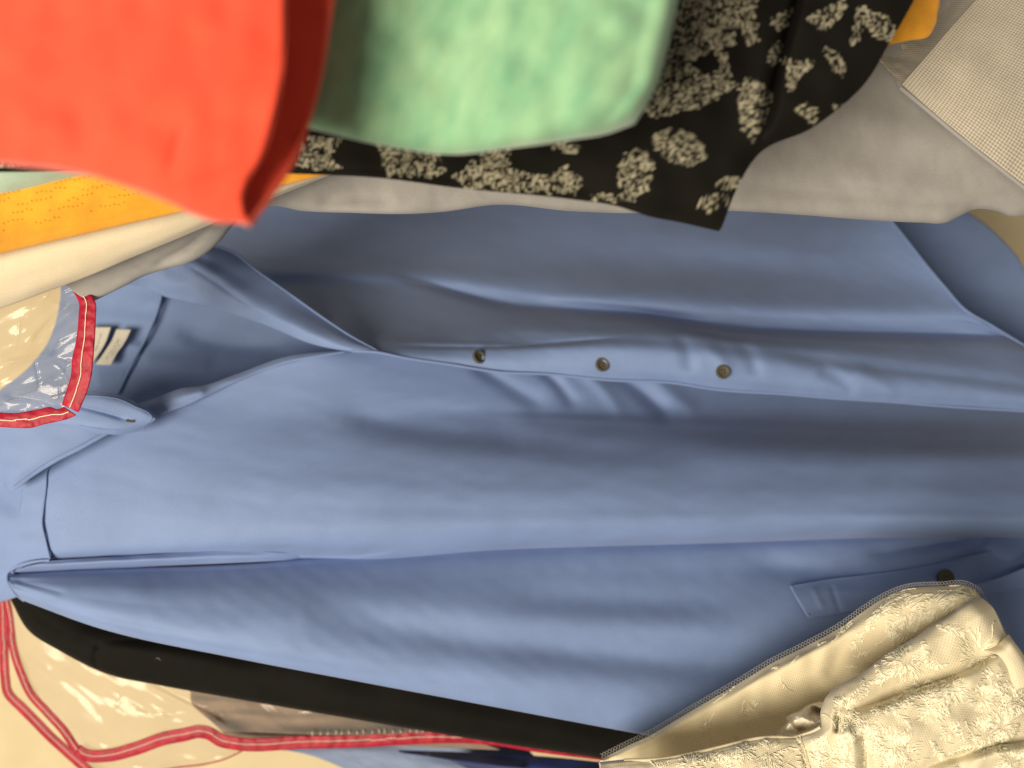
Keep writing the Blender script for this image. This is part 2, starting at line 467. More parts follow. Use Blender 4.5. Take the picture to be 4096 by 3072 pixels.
front_folds = [
 ([(465,358,.005,7),(500,380,.004,8),(552,412,.004,12)], .15),
 ([(530,360,.004,7),(556,382,.004,6),(580,412,.003,9)], .1),
 ([(575,364,-.003,6),(604,390,-.0025,7),(626,420,-.002,8)], .1),
 ([(600,366,.005,8),(640,390,.006,9),(676,424,.006,9)], .2),
 ([(648,372,-.003,8),(672,394,-.003,9),(700,416,-.003,9)], .1),
 ([(330,415,.004,14),(436,432,.006,14),(540,440,.004,14)], 0),
 ([(470,430,.003,14),(580,448,.004,14),(720,450,.003,16)], 0),
 ([(100,470,-.002,40),(260,476,-.003,40),(440,490,-.002,30)], 0),
 ([(250,553,.003,5),(300,555,.006,6),(340,556,.006,6),(400,550,.003,5)], .4),
 ([(600,474,.002,18),(820,478,.004,16),(1100,474,.004,16)], 0),
 ([(520,500,.002,20),(740,498,.003,18),(1000,502,.003,16)], 0),
]
_, g_front = cloth("front_panel", front_lines, 420, 300, M_blue, shirt, front_folds,
    wr=lambda U, V: 0.0009 * soft_noise(U, V, 3, 130, 0.12, 2.6) + 0.00006 * soft_noise(U, V, 33, 24, 0.2, 2.0))

# buttoned front (picture top side)
upper_lines = [
 [(352,351,.577),(376,352,.577),(404,357.6,.580),(452,364.7,.584),(499,372,.586),(546,374,.587),(610,380,.588),(675,383,.588),(713,389,.588),(785,394,.589),(832,398,.590),(895,402,.592),(943,406,.594),(1024,411,.597),(1080,415,.60)],
 [(352,348,.584),(380,348,.584),(404,352,.584),(452,357,.585),(520,362,.584),(610,368,.582),(675,373,.580),(785,383,.580),(895,392,.584),(1024,401,.590),(1080,405,.593)],
 [(350,344,.594),(385,343,.594),(420,345,.594),(467,348,.592),(520,350,.588),(610,350,.580),(675,354,.577),(785,366,.578),(895,377,.583),(1024,390,.590),(1078,396,.594)],
 [(340,336,.614),(400,336,.612),(467,340,.606),(520,342,.602),(610,338,.592),(675,340,.586),(785,352,.587),(895,362,.592),(1024,377,.598),(1070,384,.602)],
 [(310,318,.650),(420,322,.638),(499,326,.628),(562,326,.622),(641,324,.614),(721,334,.609),(832,342,.609),(943,348,.613),(1010,352,.616),(1050,362,.618)],
 [(270,290,.700),(380,290,.690),(436,294,.680),(499,304,.670),(562,309,.662),(641,314,.652),(721,326,.642),(832,331,.640),(943,333,.638),(990,332,.636),(1020,343,.634)],
 [(170,268,.720),(345,268,.716),(436,276,.698),(562,290,.674),(641,294,.662),(721,300,.652),(832,304,.648),(900,305,.644),(940,306,.640),(964,309,.637)],
 [(150,245,.755),(330,250,.752),(436,256,.738),(562,264,.716),(700,268,.700),(832,270,.686),(900,268,.672),(930,270,.660)],
 [(140,225,.788),(300,230,.786),(436,232,.776),(562,236,.758),(700,236,.740),(832,234,.720),(900,232,.690)],
 [(130,190,.83),(280,195,.83),(436,195,.828),(562,195,.812),(700,192,.796),(832,192,.772),(874,200,.722)],
 [(130,100,.875),(260,100,.875),(436,100,.875),(562,100,.865),(700,100,.85),(780,100,.84),(820,110,.82)],
]
upper_folds = [
 ([(440,334,-.003,10),(540,330,-.004,10),(640,320,-.003,8)], 0),
 ([(380,345,.003,2.4),(440,346.5,.003,2.4),(518,346,.003,2.4),(562,342.5,.003,2.4),(640,336,.002,2.6)], .5),
 ([(360,262,.004,6),(436,284,.006,6),(500,302,.008,5),(600,311,.008,5),(680,318,.007,5),(740,328,.004,5)], .4),
 ([(700,326,.003,4),(832,331,.005,4),(943,333,.005,4),(1040,338,.004,4)], .5),
 ([(380,262,.004,12),(470,286,.006,10),(580,296,.004,10)], 0),
 ([(674,330,.0025,9),(688,352,.003,8),(690,376,.002,8)], 0),
 ([(735,340,.002,9),(752,358,.003,8),(756,380,.002,8)], 0),
 ([(760,346,.003,8),(815,360,.0035,8),(850,364,.003,8),(900,371,.003,7),(960,377,.003,7),(1090,396,.003,7)], .1),
 ([(815,366,.002,8),(846,384,.003,7),(858,398,.002,7)], 0),
 ([(700,340,-.002,9),(722,362,-.0025,8),(730,380,-.002,8)], 0),
 ([(850,366,-.002,8),(880,384,-.002,8),(900,400,-.001,7)], 0),
 ([(480,240,.003,20),(640,262,.005,18),(820,276,.003,18)], 0),
 ([(600,225,-.003,18),(740,246,-.004,16),(880,262,-.003,14)], 0),
]
_, g_upper = cloth("front_panel", upper_lines, 420, 300, M_blue, shirt, upper_folds,
    wr=lambda U, V: 0.0009 * soft_noise(U, V, 9, 110, 0.1, 2.4) + 0.00008 * soft_noise(U, V, 91, 18, 0.4, 1.6))
# rolled free edge of the button band
edge = [(p[0], p[1], p[2] - .0006) for p in upper_lines[0]]
tubes("placket_edge", [path(edge, 160)], 0.0011, M_blue, shirt)
# shirt-tail hem: rolled edge and the back tail behind it
hem = [(874,200,.7205),(887,216,.704),(900,232,.6885),(930,270,.6585),(947,290,.647),(964,309,.6355),(992,326,.632),(1020,343,.6325),(1050,362,.6165),(1070,384,.6005)]
tubes("hem", [path(hem, 80)], 0.0013, M_blue, shirt)
tail = [
 [(830,100,.86),(880,110,.85),(925,130,.83),(945,150,.82)],
 [(850,195,.775),(905,198,.77),(948,200,.765),(962,206,.765)],
 [(880,260,.74),(930,250,.74),(975,238,.74),(990,228,.745)],
 [(920,300,.71),(970,285,.712),(1004,268,.715),(1017,256,.72)],
 [(960,350,.69),(1000,330,.69),(1024,305,.695),(1035,290,.70)],
 [(1000,400,.68),(1040,380,.68),(1070,350,.68),(1080,330,.685)],
]
cloth("back_tail", tail, 60, 90, M_blue_in, shirt, (), wr=tiny(5))

# inside of the back seen through the neck
cloth("back_panel", [
 [(160,270,0.6420),(230,285,0.6460),(300,312,0.6420),(372,345,0.6220)],
 [(158,305,0.6370),(225,318,0.6460),(300,338,0.6420),(368,351,0.6120)],
 [(146,337,0.6340),(205,346,0.6440),(290,352,0.6340),(360,357,0.6120)],
 [(133,364,0.6300),(190,370,0.6340),(262,368,0.6220),(345,362,0.6050)],
 [(117,395,0.6240),(165,398,0.6220),(225,388,0.6120),(325,368,0.6000)],
 [(105,430,0.6170),(160,430,0.6100),(215,412,0.6180),(310,385,0.6000)]], 120, 90, M_blue_in, shirt,
 [([(170,330,.004,9),(230,345,.006,10),(300,350,.002,8)], 0), ([(150,360,-.003,10),(200,366,-.004,12)], 0)], wr=tiny(12))
_, g_yoke_in = cloth("inner_yoke", [
 [(60,260,0.6240),(110,268,0.6290),(164,274,0.6340)],
 [(60,300,0.6240),(110,305,0.6300),(160,302,0.6335)],
 [(50,338,0.6240),(105,335,0.6290),(148,334,0.6315)],
 [(30,366,0.6220),(100,362,0.6260),(134,360,0.6290)],
 [(-10,398,0.6180),(85,395,0.6220),(118,394,0.6240)],
 [(-50,440,0.6140),(80,440,0.6160),(105,430,0.6180)]], 80, 90, M_blue_in, shirt,
 [([(125,345,-.003,7),(138,348,-.003,5)], 0), ([(100,380,-.003,10),(120,376,-.002,8)], 0)], wr=tiny(15, .0006, 30))
tubes("yoke_seam", [path([(164,274,0.6320),(160,302,0.6315),(148,334,0.6295),(134,360,0.6270),(118,394,0.6220)], 50)], 0.0012, M_blue_in, shirt)

def label_part(name, lines, letters):
    o, g = cloth(name, lines, 24, 30, M_label, shirt, (), thick=0.0005)
    paths = []
    for (i, j0, j1) in letters:      # rows of tiny unreadable print
        j = j0
        while j < j1:
            hh = random.uniform(.35, 1.0)
            a = g.sample(g.P, np.array([j, j + .5, j + .9]), np.array([i - .9 * hh, i + .6 * hh, i - .4 * hh])) + np.array([0, -.0004, 0])
            paths.append(a); j += random.choice([1.25, 1.25, 2.1])
    if paths: tubes("label_print", paths, 0.00016, M_ink, o, 4)
label_part("brand_label", [[(88,327,0.6210),(111,327,0.6210)], [(86,343,0.6200),(105.5,342.5,0.6200)], [(82,364,0.6180),(93,362.5,0.6180)]], [(15, 5, 19)])
label_part("size_label", [[(116.6,329,0.6215),(131,329.5,0.6215)], [(112,340,0.6200),(126.5,339,0.6210)], [(109,345,0.6190),(123,345,0.6200)], [(103,354,0.6180),(117,353,0.6200)], [(95.5,364.7,0.6180),(111,364.9,0.6190)]], [(11, 8, 25), (17, 12, 22)])

# turned-back lapel and collar on the upper side
_, g_lapel = cloth("collar_lapel", [
 [(104,284,.604),(147,288,.606),(163,296,.605),(188,302,.602),(222,311,.598),(267,325.5,.592),(312,344,.584),(343,350.5,.579),(382,353,.577)],
 [(108,278,.598),(150,279,.598),(172,282,.596),(204,292,.594),(236,305,.592),(270,320,.588),(314,340,.581),(345,348,.577),(382,352.6,.5765)],
 [(114,268,.594),(160,268,.594),(196,270,.591),(220,285,.590),(244,302,.589),(272,315,.586),(316,336,.580),(346,346,.577),(382,352.3,.5765)],
 [(118,256,.598),(165,255,.598),(206,258,.598),(228,268,.598),(252,286,.597),(282,304,.593),(320,328,.586),(348,341,.580),(382,352,.577)],
 [(122,246,.604),(175,245,.606),(214,246,.607),(229,250,.608),(256,270,.606),(290,294,.602),(325,319,.596),(350,335.5,.588),(382,351.5,.578)],
 ], 160, 70, M_blue, shirt,
 [([(180,260,.002,4),(216,282.6,.003,4),(239,299.5,.0025,4),(268,318,.001,4)], .5), ([(170,266,.002,6),(200,258,.002,6)], 0)],
 wr=tiny(18, .0007, 26))
tubes("lapel_edge", [path([(214,246,.6064),(229,250,.6074),(256,270,.6054),(290,294,.6014),(325,319,.5954),(350,335.5,.5874),(378,351,.5776)], 70)], 0.0009, M_blue, shirt)
# facing strip along the lower side of the neck
cloth("neck_facing", [
 [(128,408,.565),(158,397,.566),(182,388,.567),(201,386,.568),(237,374,.572),(285,357,.577),(345,350.5,.581)],
 [(134,414,.558),(162,404,.558),(186,396,.559),(204,390,.562),(238,377.5,.568),(287,361,.573),(345,351.5,.579)],
 [(142,422,.556),(168,412,.556),(192,403,.558),(208,395,.561),(238,381,.567),(288,363,.573),(345,352.6,.579)],
 ], 90, 22, M_blue, shirt, [([(176,396,-.002,6),(200,392,-.003,6)], 0)], wr=tiny(21, .0005, 20))

# collar tab with buttonhole and collar leaf (lower left)
_, g_leaf = cloth("collar_leaf", [
 [(126,428,.543),(114,432,.541),(96,441.5,.538),(79,451,.536),(57,462,.535),(31.6,478,.535),(16,489,.535),(10,491,.535)],
 [(118,424,.540),(104,427,.538),(86,436,.535),(68,445,.533),(46,457,.532),(24,472,.532),(12,485,.534),(8,489,.535)],
 [(90,402,.535),(70,410,.533),(48,418,.531),(28,430,.530),(10,445,.531),(2,460,.533),(2,476,.536),(5,486,.539)],
 [(60,385,.535),(30,392,.534),(5,402,.533),(-15,420,.533),(-22,440,.535),(-18,458,.537),(-6,474,.539),(2,483,.540)],
 ], 90, 50, M_blue, shirt, (), wr=tiny(23, .0004, 30), thick=0.0014)
tubes("leaf_stitching", [path([(112,428,.5388),(94,437,.5360),(77,446.5,.5340),(54,458,.5328),(29,474,.5326),(13,486,.5340)], 60)], 0.00035, M_seam, shirt)
_, g_tab = cloth("collar_tab", [
 [(50,394,.532),(88.6,392,.532),(104,392.5,.533),(118.7,395,.535),(138,403.5,.538),(150,411,.541),(157,416,.543)],
 [(50,397,.530),(86,395.5,.530),(103,396.5,.530),(117.5,399,.532),(136,406.5,.535),(149,413,.538),(156.5,417.5,.541)],
 [(50,410,.530),(80,410,.530),(96,412,.530),(111,415,.531),(129,418.5,.534),(143,420.5,.537),(153,421.5,.540)],
 [(50,424,.531),(74,425,.531),(89,428,.531),(104,430,.532),(121,431,.535),(134,429.5,.538),(145,427,.541)],
 [(50,428,.534),(73,429,.534),(88,432,.535),(104,434,.536),(121,434.5,.539),(134,432.5,.541),(145,429.5,.543)],
 ], 120, 60, M_blue, shirt, [([(66,403,.002,3),(104,412.5,.0025,2.6),(132,421,.002,2.6)], .4)], wr=tiny(27, .0003, 22), thick=0.0018)
tubes("tab_stitching", [path(on(g_tab, [(84,395.5),(104,396.5),(118,399),(136,407),(149,413.5),(152,417),(150,421),(141,425.5),(128,429.5),(112,430),(96,428.5),(80,425.5)], .0003), 90)], 0.0004, M_seam, shirt)
tubes("buttonhole", [path(on(g_tab, [(126,420.6),(131,421.5),(134,421.2)], .0005), 12)], 0.0009, M_button, shirt)

# yoke on the shoulder (left edge of the picture), overlapping the front
yoke_e = [(60,455,.551),(47.5,470,.5488),(46,487,.5468),(43,512,.5453),(42,521,.5451),(46,542,.5455),(50,559,.5468)]
_, g_yoke = cloth("yoke", [
 [(-40,420,.568),(0,420,.564),(50,425,.558),(85,430,.552)],
 [(-40,448,.560),(0,450,.556),(30,452,.552),(62,452,.551)],
 [(-40,470,.560),(0,470,.554),(25,470,.548),(47.5,470,.5488)],
 [(-40,490,.558),(0,489,.552),(25,488,.546),(46,487,.5468)],
 [(-40,514,.558),(0,514,.551),(22,513,.545),(42.5,514,.5452)],
 [(-40,542,.560),(0,542,.553),(25,542,.5465),(46,542,.5455)],
 [(-40,556,.562),(0,560,.557),(25,562,.551),(50,559.5,.5465)],
 [(-40,570,.568),(-10,574,.563),(8,573,.557),(28,563,.552)],
 [(-40,590,.576),(-12,590,.570),(4,586,.562),(12,578,.556)],
 [(-40,600,.584),(-10,604,.579),(8,600,.569),(20,596,.560)],
 ], 70, 110, M_blue, shirt, [([(-20,485,.003,14),(15,505,.003,12),(30,545,.002,12)], 0)], wr=tiny(29, .0005, 40))
tubes("yoke_stitching", [path([(p[0], p[1], p[2] - .0004) for p in yoke_e], 60)], 0.0007, M_seam, shirt)

# sleeve hanging in front of the body
sleeve_lines = [
 [(30,588,.590),(95,588,.588),(158,586,.588),(237,582,.588),(350,575,.59),(500,566,.596),(694,556,.606),(880,551,.616),(1080,556,.626)],
 [(9,574,.559),(79,570,.557),(142,567.5,.558),(237,563.5,.561),(350,556,.570),(500,546,.582),(694,538,.598),(880,532,.610),(985,533,.614),(1080,537,.618)],
 [(8,576,.551),(79,574,.549),(142,572.5,.550),(237,570,.553),(350,563,.562),(500,555,.573),(694,548,.588),(880,542,.600),(1080,548,.610)],
 [(8,580,.546),(79,584,.537),(237,586,.538),(350,583,.546),(500,578,.558),(694,572,.575),(880,566,.588),(1080,570,.598)],
 [(9.5,584,.541),(79,598,.528),(237,613,.523),(350,616,.527),(500,618,.536),(694,616,.550),(880,612,.562),(1080,612,.574)],
 [(13,590,.540),(85,611,.524),(237,638,.515),(350,652,.517),(500,664,.524),(660,672,.535),(860,680,.548),(1080,690,.560)],
 [(17,595,.543),(90,620,.525),(237,650,.517),(350,669,.518),(500,690,.523),(650,714,.532),(860,740,.543),(1080,760,.556)],
 [(24,601,.550),(95,627,.533),(237,658.5,.525),(350,680,.525),(500,708,.530),(640,734,.539),(840,768,.55),(1080,808,.565)],
 [(30,600,.562),(98,624,.548),(237,655,.540),(350,676,.540),(500,703,.546),(640,729,.555),(840,764,.566),(1080,802,.58)],
 [(40,594,.585),(110,610,.575),(237,630,.570),(350,645,.570),(500,668,.576),(640,690,.585),(840,720,.59),(1080,750,.60)],
]
sleeve_folds = [
 ([(270,604,.004,22),(395,628,.006,20),(490,642,.008,20),(569,650,.009,20),(650,657,.010,20),(820,668,.008,20)], 0),
 ([(480,596,.002,18),(620,602,.004,16),(760,606,.003,18)], 0),
 ([(20,582,.0015,3),(60,592,.001,4)], .3), ([(14,586,.0015,3),(50,600,.001,4)], .3),
 ([(740,560,.002,14),(820,572,.004,12),(880,566,.002,12)], 0),
 ([(860,556,.003,8),(920,546,.006,7),(975,537,.004,7)], .3),
 ([(980,540,-.004,10),(1000,552,-.006,12),(1024,560,-.004,12)], 0),
 ([(140,600,-.001,20),(300,614,-.002,20)], 0),
]
_, g_sleeve = cloth("sleeve", sleeve_lines, 420, 300, M_blue, shirt, sleeve_folds,
    wr=lambda U, V: 0.0009 * soft_noise(U, V, 41, 120, 0.15, 2.8) + 0.00006 * soft_noise(U, V, 43, 18, 0.3, 2.0))
# rolled seam where sleeve meets the body
tubes("armhole_seam", [path([(50,560,.546),(38,561,.547),(27,563,.5485),(16,567,.5505),(9.5,572,.5515),(7.6,578,.5475),(9.5,585,.5425),(13,591,.541),(18,596,.545),(24,600.5,.550)], 60)], 0.0010, M_seam, shirt)
# lens of spare cloth between body and sleeve
cloth("sleeve_tuck", [
 [(48,561,.5475),(80,558.5,.5495),(126,556,.5505),(174,553,.552),(221,551,.553),(269,552,.557),(330,556,.575)],
 [(30,566,.5465),(79,563.5,.5455),(126,561,.5460),(174,559,.5475),(221,557,.5505),(265,556.5,.556),(330,557,.576)],
 [(10,573.5,.556),(79,570,.556),(126,568,.556),(174,565.5,.5565),(221,563.5,.557),(265,561.5,.560),(330,558,.577)],
 ], 120, 24, M_blue, shirt, (), wr=tiny(47, .0004, 20))

# sleeve placket with its button
def placed(g, pts, lift): return on(g, pts, lift)
pl_top = [(790,585.6),(806,583),(823,580),(860,575.5),(895,571),(931,565),(985,552),(1030,540)]
pl_mid = [(799,602),(815,599),(832,597),(868,592),(900,588),(935,582),(985,572),(1030,558)]
pl_bot = [(808.5,618),(824,616),(841,613),(876,607),(905,602),(940,597),(984,586),(1030,566)]
_, g_pl = cloth("sleeve_placket", [placed(g_sleeve, pl_top, .003), placed(g_sleeve, pl_mid, .0045), placed(g_sleeve, pl_bot, .003)], 120, 24, M_blue, shirt,
    [([(832,588,.0016,2.5),(840,611,.0016,2.5)], .3), ([(814,590,-.001,3),(822,606,-.001,3)], 0)], wr=tiny(51, .0003, 20), thick=0.0012)
tubes("placket_stitching", [path(on(g_pl, [(792,587),(809,616)], .0005), 10), path([(p[0], p[1] + 1, p[2] - .0004) for p in placed(g_sleeve, pl_top, .003)], 60)], 0.0007, M_blue, shirt)

# dark inner fold of the cuff side, right edge
cloth("cuff_side", [
 [(975,585,.572),(1000,578,.574),(1030,566,.578),(1080,545,.58)],
 [(985,620,.585),(1010,615,.588),(1040,610,.59),(1080,605,.592)],
 [(1000,680,.60),(1020,680,.60),(1050,680,.60),(1080,680,.60)]], 40, 50, M_blue, shirt, (), wr=tiny(53))

def button(u, v, d, tilt, r=0.0056):
    prof = [(0, .0012), (.35, .0010), (.62, .0011), (.74, .0022), (.88, .0024), (1.0, .0013), (.96, 0), (0, 0)]
    n = 28; V = []; F = []
    for (a, h) in prof:
        for k in range(n):
            th = 2 * math.pi * k / n; V.append((a * r * math.cos(th), -h, a * r * math.sin(th)))
    for i in range(len(prof) - 1):
        for k in range(n): F.append((i*n+k, i*n+(k+1) % n, (i+1)*n+(k+1) % n, (i+1)*n+k))
    me = bpy.data.meshes.new("button"); me.from_pydata(V, [], F); me.validate()
    for p in me.polygons: p.use_smooth = True
    o = link("button", me, M_button, shirt)
    o.matrix_parent_inverse = shirt.matrix_world.inverted()
    o.location = [float(c) for c in W(u, v, d)]
    o.rotation_euler = tilt
    for k in range(4):
        th = math.pi / 4 + k * math.pi / 2
        hv = [(.28*r*math.cos(th) + .10*r*math.cos(2*math.pi*i/10), -.00125, .28*r*math.sin(th) + .10*r*math.sin(2*math.pi*i/10)) for i in range(10)]
        hb = [(x, -.0007, z) for x, y, z in hv]
        hm = bpy.data.meshes.new("hole"); hm.from_pydata(hv + hb, [], [tuple(range(10))] + [(i, (i+1) % 10, 10+(i+1) % 10, 10+i) for i in range(10)])
        h = bpy.data.objects.new("hole", hm); COL.objects.link(h); hm.materials.append(M_hole); h.parent = o
for (u, v, tl) in ((478.5, 357.2, (0.55, 0, 0.35)), (602, 364.7, (0.2, 0, 0.1)), (722.7, 371.8, (0, 0, 0))):
    button(u, v, depth_at(g_upper, u, v) - 0.0006, tl)
button(945, 578, depth_at(g_pl, 945, 578) - 0.0006, (0.1, 0, 0.1), 0.0070)

# ------------------------------------------------------------------ black garment behind the sleeve
black = thing("black_jacket", "black plain jacket whose edge shows below the blue sleeve", "jacket", (300, 690, 0.60))
_, g_black = cloth("sleeve", [
 [(30,560,.60),(110,590,.60),(240,620,.60),(350,640,.60),(500,665,.60),(640,695,.61),(800,720,.61)],
 [(14,580,.590),(96,622,.588),(237,652,.588),(350,675,.588),(500,702,.59),(640,730,.595),(800,758,.60)],
 [(10,588,.588),(60,628,.583),(120,648,.581),(237,676,.581),(350,698,.582),(500,724,.585),(640,752,.592),(800,780,.60)],
 [(9,596,.590),(28,626,.586),(60,648,.584),(110,672,.584),(158,682,.585),(237,696,.586),(350,716,.587),(500,741,.59),(600,756,.595),(700,774,.60),(800,792,.60)],
 [(9,597,.597),(28,630,.592),(60,651,.590),(110,675,.590),(158,685,.590),(237,699,.592),(350,718.5,.593),(500,743.5,.596),(600,758.5,.60),(700,777,.61),(800,795,.61)],
 [(20,590,.61),(60,635,.61),(120,655,.61),(237,680,.61),(350,700,.61),(500,725,.61),(640,750,.62),(800,775,.62)],
 ], 260, 90, M_black, black, [([(97,641,.004,3),(98,650,.004,2.5),(95.5,658,.004,2.5),(96,664,.004,2.5),(101,671,.004,3)], .4), ([(97,642,.003,4),(160,640,.003,6),(240,652,.002,6)], .3)], wr=lambda U, V: .0012 * soft_noise(U, V, 61, 60, .25, 2.5))
tubes("shoulder_seam", [path(on(g_black, [(97,643),(98,650),(95.5,657),(96,664),(100,670)], .0001), 30)], 0.0008, plain("black_seam", (0.001, 0.001, 0.001), .9, .05), black)

def lint(g, n, box, parent, sd):
    r = random.Random(sd); P = []
    for k in range(n):
        u, v = r.uniform(box[0], box[2]), r.uniform(box[1], box[3]); th = r.uniform(0, 6.28); L = r.uniform(1.5, 5)
        pts = [(u, v), (u + math.cos(th) * L * .5, v + math.sin(th) * L * .5), (u + math.cos(th + .6) * L, v + math.sin(th + .6) * L)]
        P.append(path(on(g, pts, .0006), 8))
    o = tubes("lint", P, 0.00013, M_label, parent, 4); o["kind"] = "stuff"
lint(g_black, 9, (60, 640, 520, 725), black, 5)

# ------------------------------------------------------------------ things hanging low behind the jacket
taupe = thing("taupe_garment", "taupe brown garment inside the lower clear garment cover", "garment", (300, 728, 0.64))
cloth("body", [
 [(190,690,.64),(260,700,.64),(350,712,.64),(480,730,.64)],
 [(192,704,.635),(260,714,.635),(350,722,.635),(480,738,.635)],
 [(212,722,.636),(270,728,.634),(350,733,.634),(480,742,.634)],
 [(232,742,.64),(290,744,.64),(360,745,.64),(500,750,.64)]], 90, 40, M_taupe, taupe, (), wr=tiny(65, .0015, 24))
pale = thing("pale_blue_garment", "pale blue garment under the straight red binding at the bottom edge", "garment", (350, 760, 0.66))
cloth("body", [
 [(225,735,.668),(300,738,.668),(380,740,.668),(520,742,.668)],
 [(262,746,.662),(320,751,.662),(400,756,.662),(540,762,.662)],
 [(300,752.5,.662),(352,767,.662),(420,778,.662),(560,790,.662)],
 [(330,762,.67),(390,790,.67),(450,810,.67),(600,820,.67)]], 90, 50, M_pale, pale, (), wr=tiny(67, .0012, 30))
navy = thing("navy_garment", "dark navy garment at the bottom edge beside the cream brocade", "garment", (500, 762, 0.64))
cloth("body", [
 [(398,750,.652),(460,752,.65),(540,756,.648),(640,766,.646)],
 [(402,752,.648),(470,760,.642),(540,764,.640),(640,775,.638)],
 [(440,758,.648),(500,768,.644),(560,776,.642),(660,790,.64)],
 [(470,770,.655),(530,785,.652),(600,795,.65),(700,810,.65)]], 90, 50, M_navy, navy, [([(430,756,-.004,4),(520,768,-.006,5)], 0)], wr=tiny(69, .001, 24))

# ------------------------------------------------------------------ garment covers: clear film with red binding
def creases(sd, n, box, length=(12, 40), amp=(.0004, .0011), wid=(.9, 2.2), ang=None, base=.0012):
    r = np.random.default_rng(sd)
    L = []
    for k in range(n):
        x, y = r.uniform(box[0], box[2]), r.uniform(box[1], box[3])
        th = r.uniform(0, math.pi) if ang is None or r.random() < .3 else r.normal(ang, .35)
        ln = r.uniform(*length); a = r.uniform(*amp) * r.choice([-1, 1]); w_ = r.uniform(*wid); p = [(x, y, a, w_)]
        for q in range(4):
            th += r.normal(0, .28); x += math.cos(th) * ln / 4; y += math.sin(th) * ln / 4
            p.append((x, y, a * r.uniform(.5, 1.3), w_))
        L.append(p)
    def f(U, V):
        out = base * soft_noise(U, V, sd, 34, ang or 0, 3.5) + base * .2 * soft_noise(U, V, sd + 1, 12, (ang or 0) + .3, 4.0)
        for p in L: out = out + fold_field(U, V, p, .35)
        return out
    return f

def binding(name, inner, outer, dmid, parent, thread_t=0.36, n=160, sd=1, tr=0.00033):
    r = np.random.default_rng(sd)
    a = np.array(inner, float); b = np.array(outer, float)
    mid = (a + b) / 2; mid[:, 2] -= dmid
    g = lay([a.tolist(), ((a + mid) / 2 - [0, 0, dmid * .35]).tolist(), mid.tolist(), ((b + mid) / 2 - [0, 0, dmid * .35]).tolist(), b.tolist(), (b - (b - a) * .25 + [0, 0, .002]).tolist()], n, 18,
            wr=lambda U, V: 0.0003 * soft_noise(U, V, sd, 16, 0.0, 1.0) + .00006 * soft_noise(U, V, sd + 1, 5, 0, 1))
    o = link(name, grid_mesh(name, g), M_bind, parent)
    md = o.modifiers.new("thickness", 'SOLIDIFY'); md.thickness = 0.0006; md.offset = -1
    j = np.linspace(1, n - 2, n * 2)
    i = 17 * .8 * thread_t + .35 * np.cumsum(r.normal(0, .35, len(j))) * .4 % 1.2
    p = g.sample(g.P, i, j) + g.sample(g.N, i, j) * 0.0003
    tubes("stitching", [p], tr, M_thread, o, 5)
    return g

cover1 = thing("garment_cover", "clear plastic garment cover corner with wide red binding over the shirt collar", "garment cover", (70, 350, 0.47))
inn = [(66,276,.462),(73,291,.460),(79,303.5,.458),(78.5,316,.457),(77.5,330,.457),(75.4,343.6,.457),(72,359,.457),(70.7,376,.458),(67.5,387,.459),(61.7,404.8,.461)]
out = [(74,266,.462),(84,284,.460),(96,303.5,.457),(96,318,.456),(95.5,333,.456),(94.6,347,.456),(93.4,361.5,.456),(92,375,.457),(89,387,.458),(79,412,.461)]
binding("binding", inn, out, 0.0008, cover1, 0.42, 150, 5)
inn2 = [(64,407,.4605),(57,409,.461),(50.6,407,.461),(40,409,.461),(31.6,410.5,.461),(16,413,.461),(0,412.5,.461),(-30,412,.462)]
out2 = [(76,415.5,.4605),(68,419,.461),(58,421.5,.461),(44,424.5,.461),(30.6,428,.461),(15,428,.461),(0,427,.461),(-30,426,.462)]
binding("binding", inn2, out2, 0.0008, cover1, 0.42, 90, 8)
film1 = [
 [(-40,318,0.4500),(0,300,0.4500),(40,285,0.4500),(72,268,0.4600),(84,262,0.4620)],
 [(-40,335,0.4540),(0,325,0.4540),(40,312,0.4560),(66,303,0.4610),(84,304,0.4630)],
 [(-40,355,0.4510),(0,350,0.4520),(40,345,0.4560),(66,344,0.4610),(82,345,0.4620)],
 [(-40,378,0.4540),(0,376,0.4540),(40,374,0.4580),(62,374,0.4620),(78,376,0.4630)],
 [(-40,398,0.4600),(0,398,0.4600),(40,398,0.4620),(56,402,0.4650),(68,408,0.4660)],
 [(-40,418,0.4660),(0,418,0.4660),(40,415,0.4660),(56,413,0.4660),(66,413,0.4660)]]
cloth("film", film1, 200, 200, M_film, cover1, [([(0,364,-.004,3),(40,356,-.004,3),(52,352,-.004,3),(53,346,-.003,3)], .5), ([(30,345,.004,4),(50,322,.004,4),(75,300,.002,3)], .4), ([(0,395,.005,5),(30,398,.004,5),(60,406,.003,3)], .4)], wr=creases(71, 24, (-5, 285, 70, 410), (16, 60), (.0003, .0011), (.8, 2.6), ang=-.5, base=.0016), thick=0)

cover2 = thing("garment_cover", "clear plastic garment cover with narrow red binding against the cream wall", "garment cover", (120, 700, 0.63))
def strip(center, wds, d0):
    c = np.array(center, float); n = len(c)
    tg = np.gradient(c[:, :2], axis=0); tg /= np.linalg.norm(tg, axis=1, keepdims=True)
    nn = np.stack([tg[:, 1], -tg[:, 0]], -1)
    wd = np.interp(np.arange(n), np.linspace(0, n - 1, len(wds)), wds)[:, None] / 2
    a = np.concatenate([c[:, :2] + nn * wd, np.full((n, 1), d0)], 1); b = np.concatenate([c[:, :2] - nn * wd, np.full((n, 1), d0)], 1)
    return a.tolist(), b.tolist()
a, b = strip([(-6,560),(2,600),(3.5,640),(5,676),(7.5,692),(22,708),(34,720),(47.5,734),(66,751),(84,767),(110,790)], [9, 10, 10], .645)
binding("binding", a, b, .0006, cover2, .4, 130, 11, 0.00026)
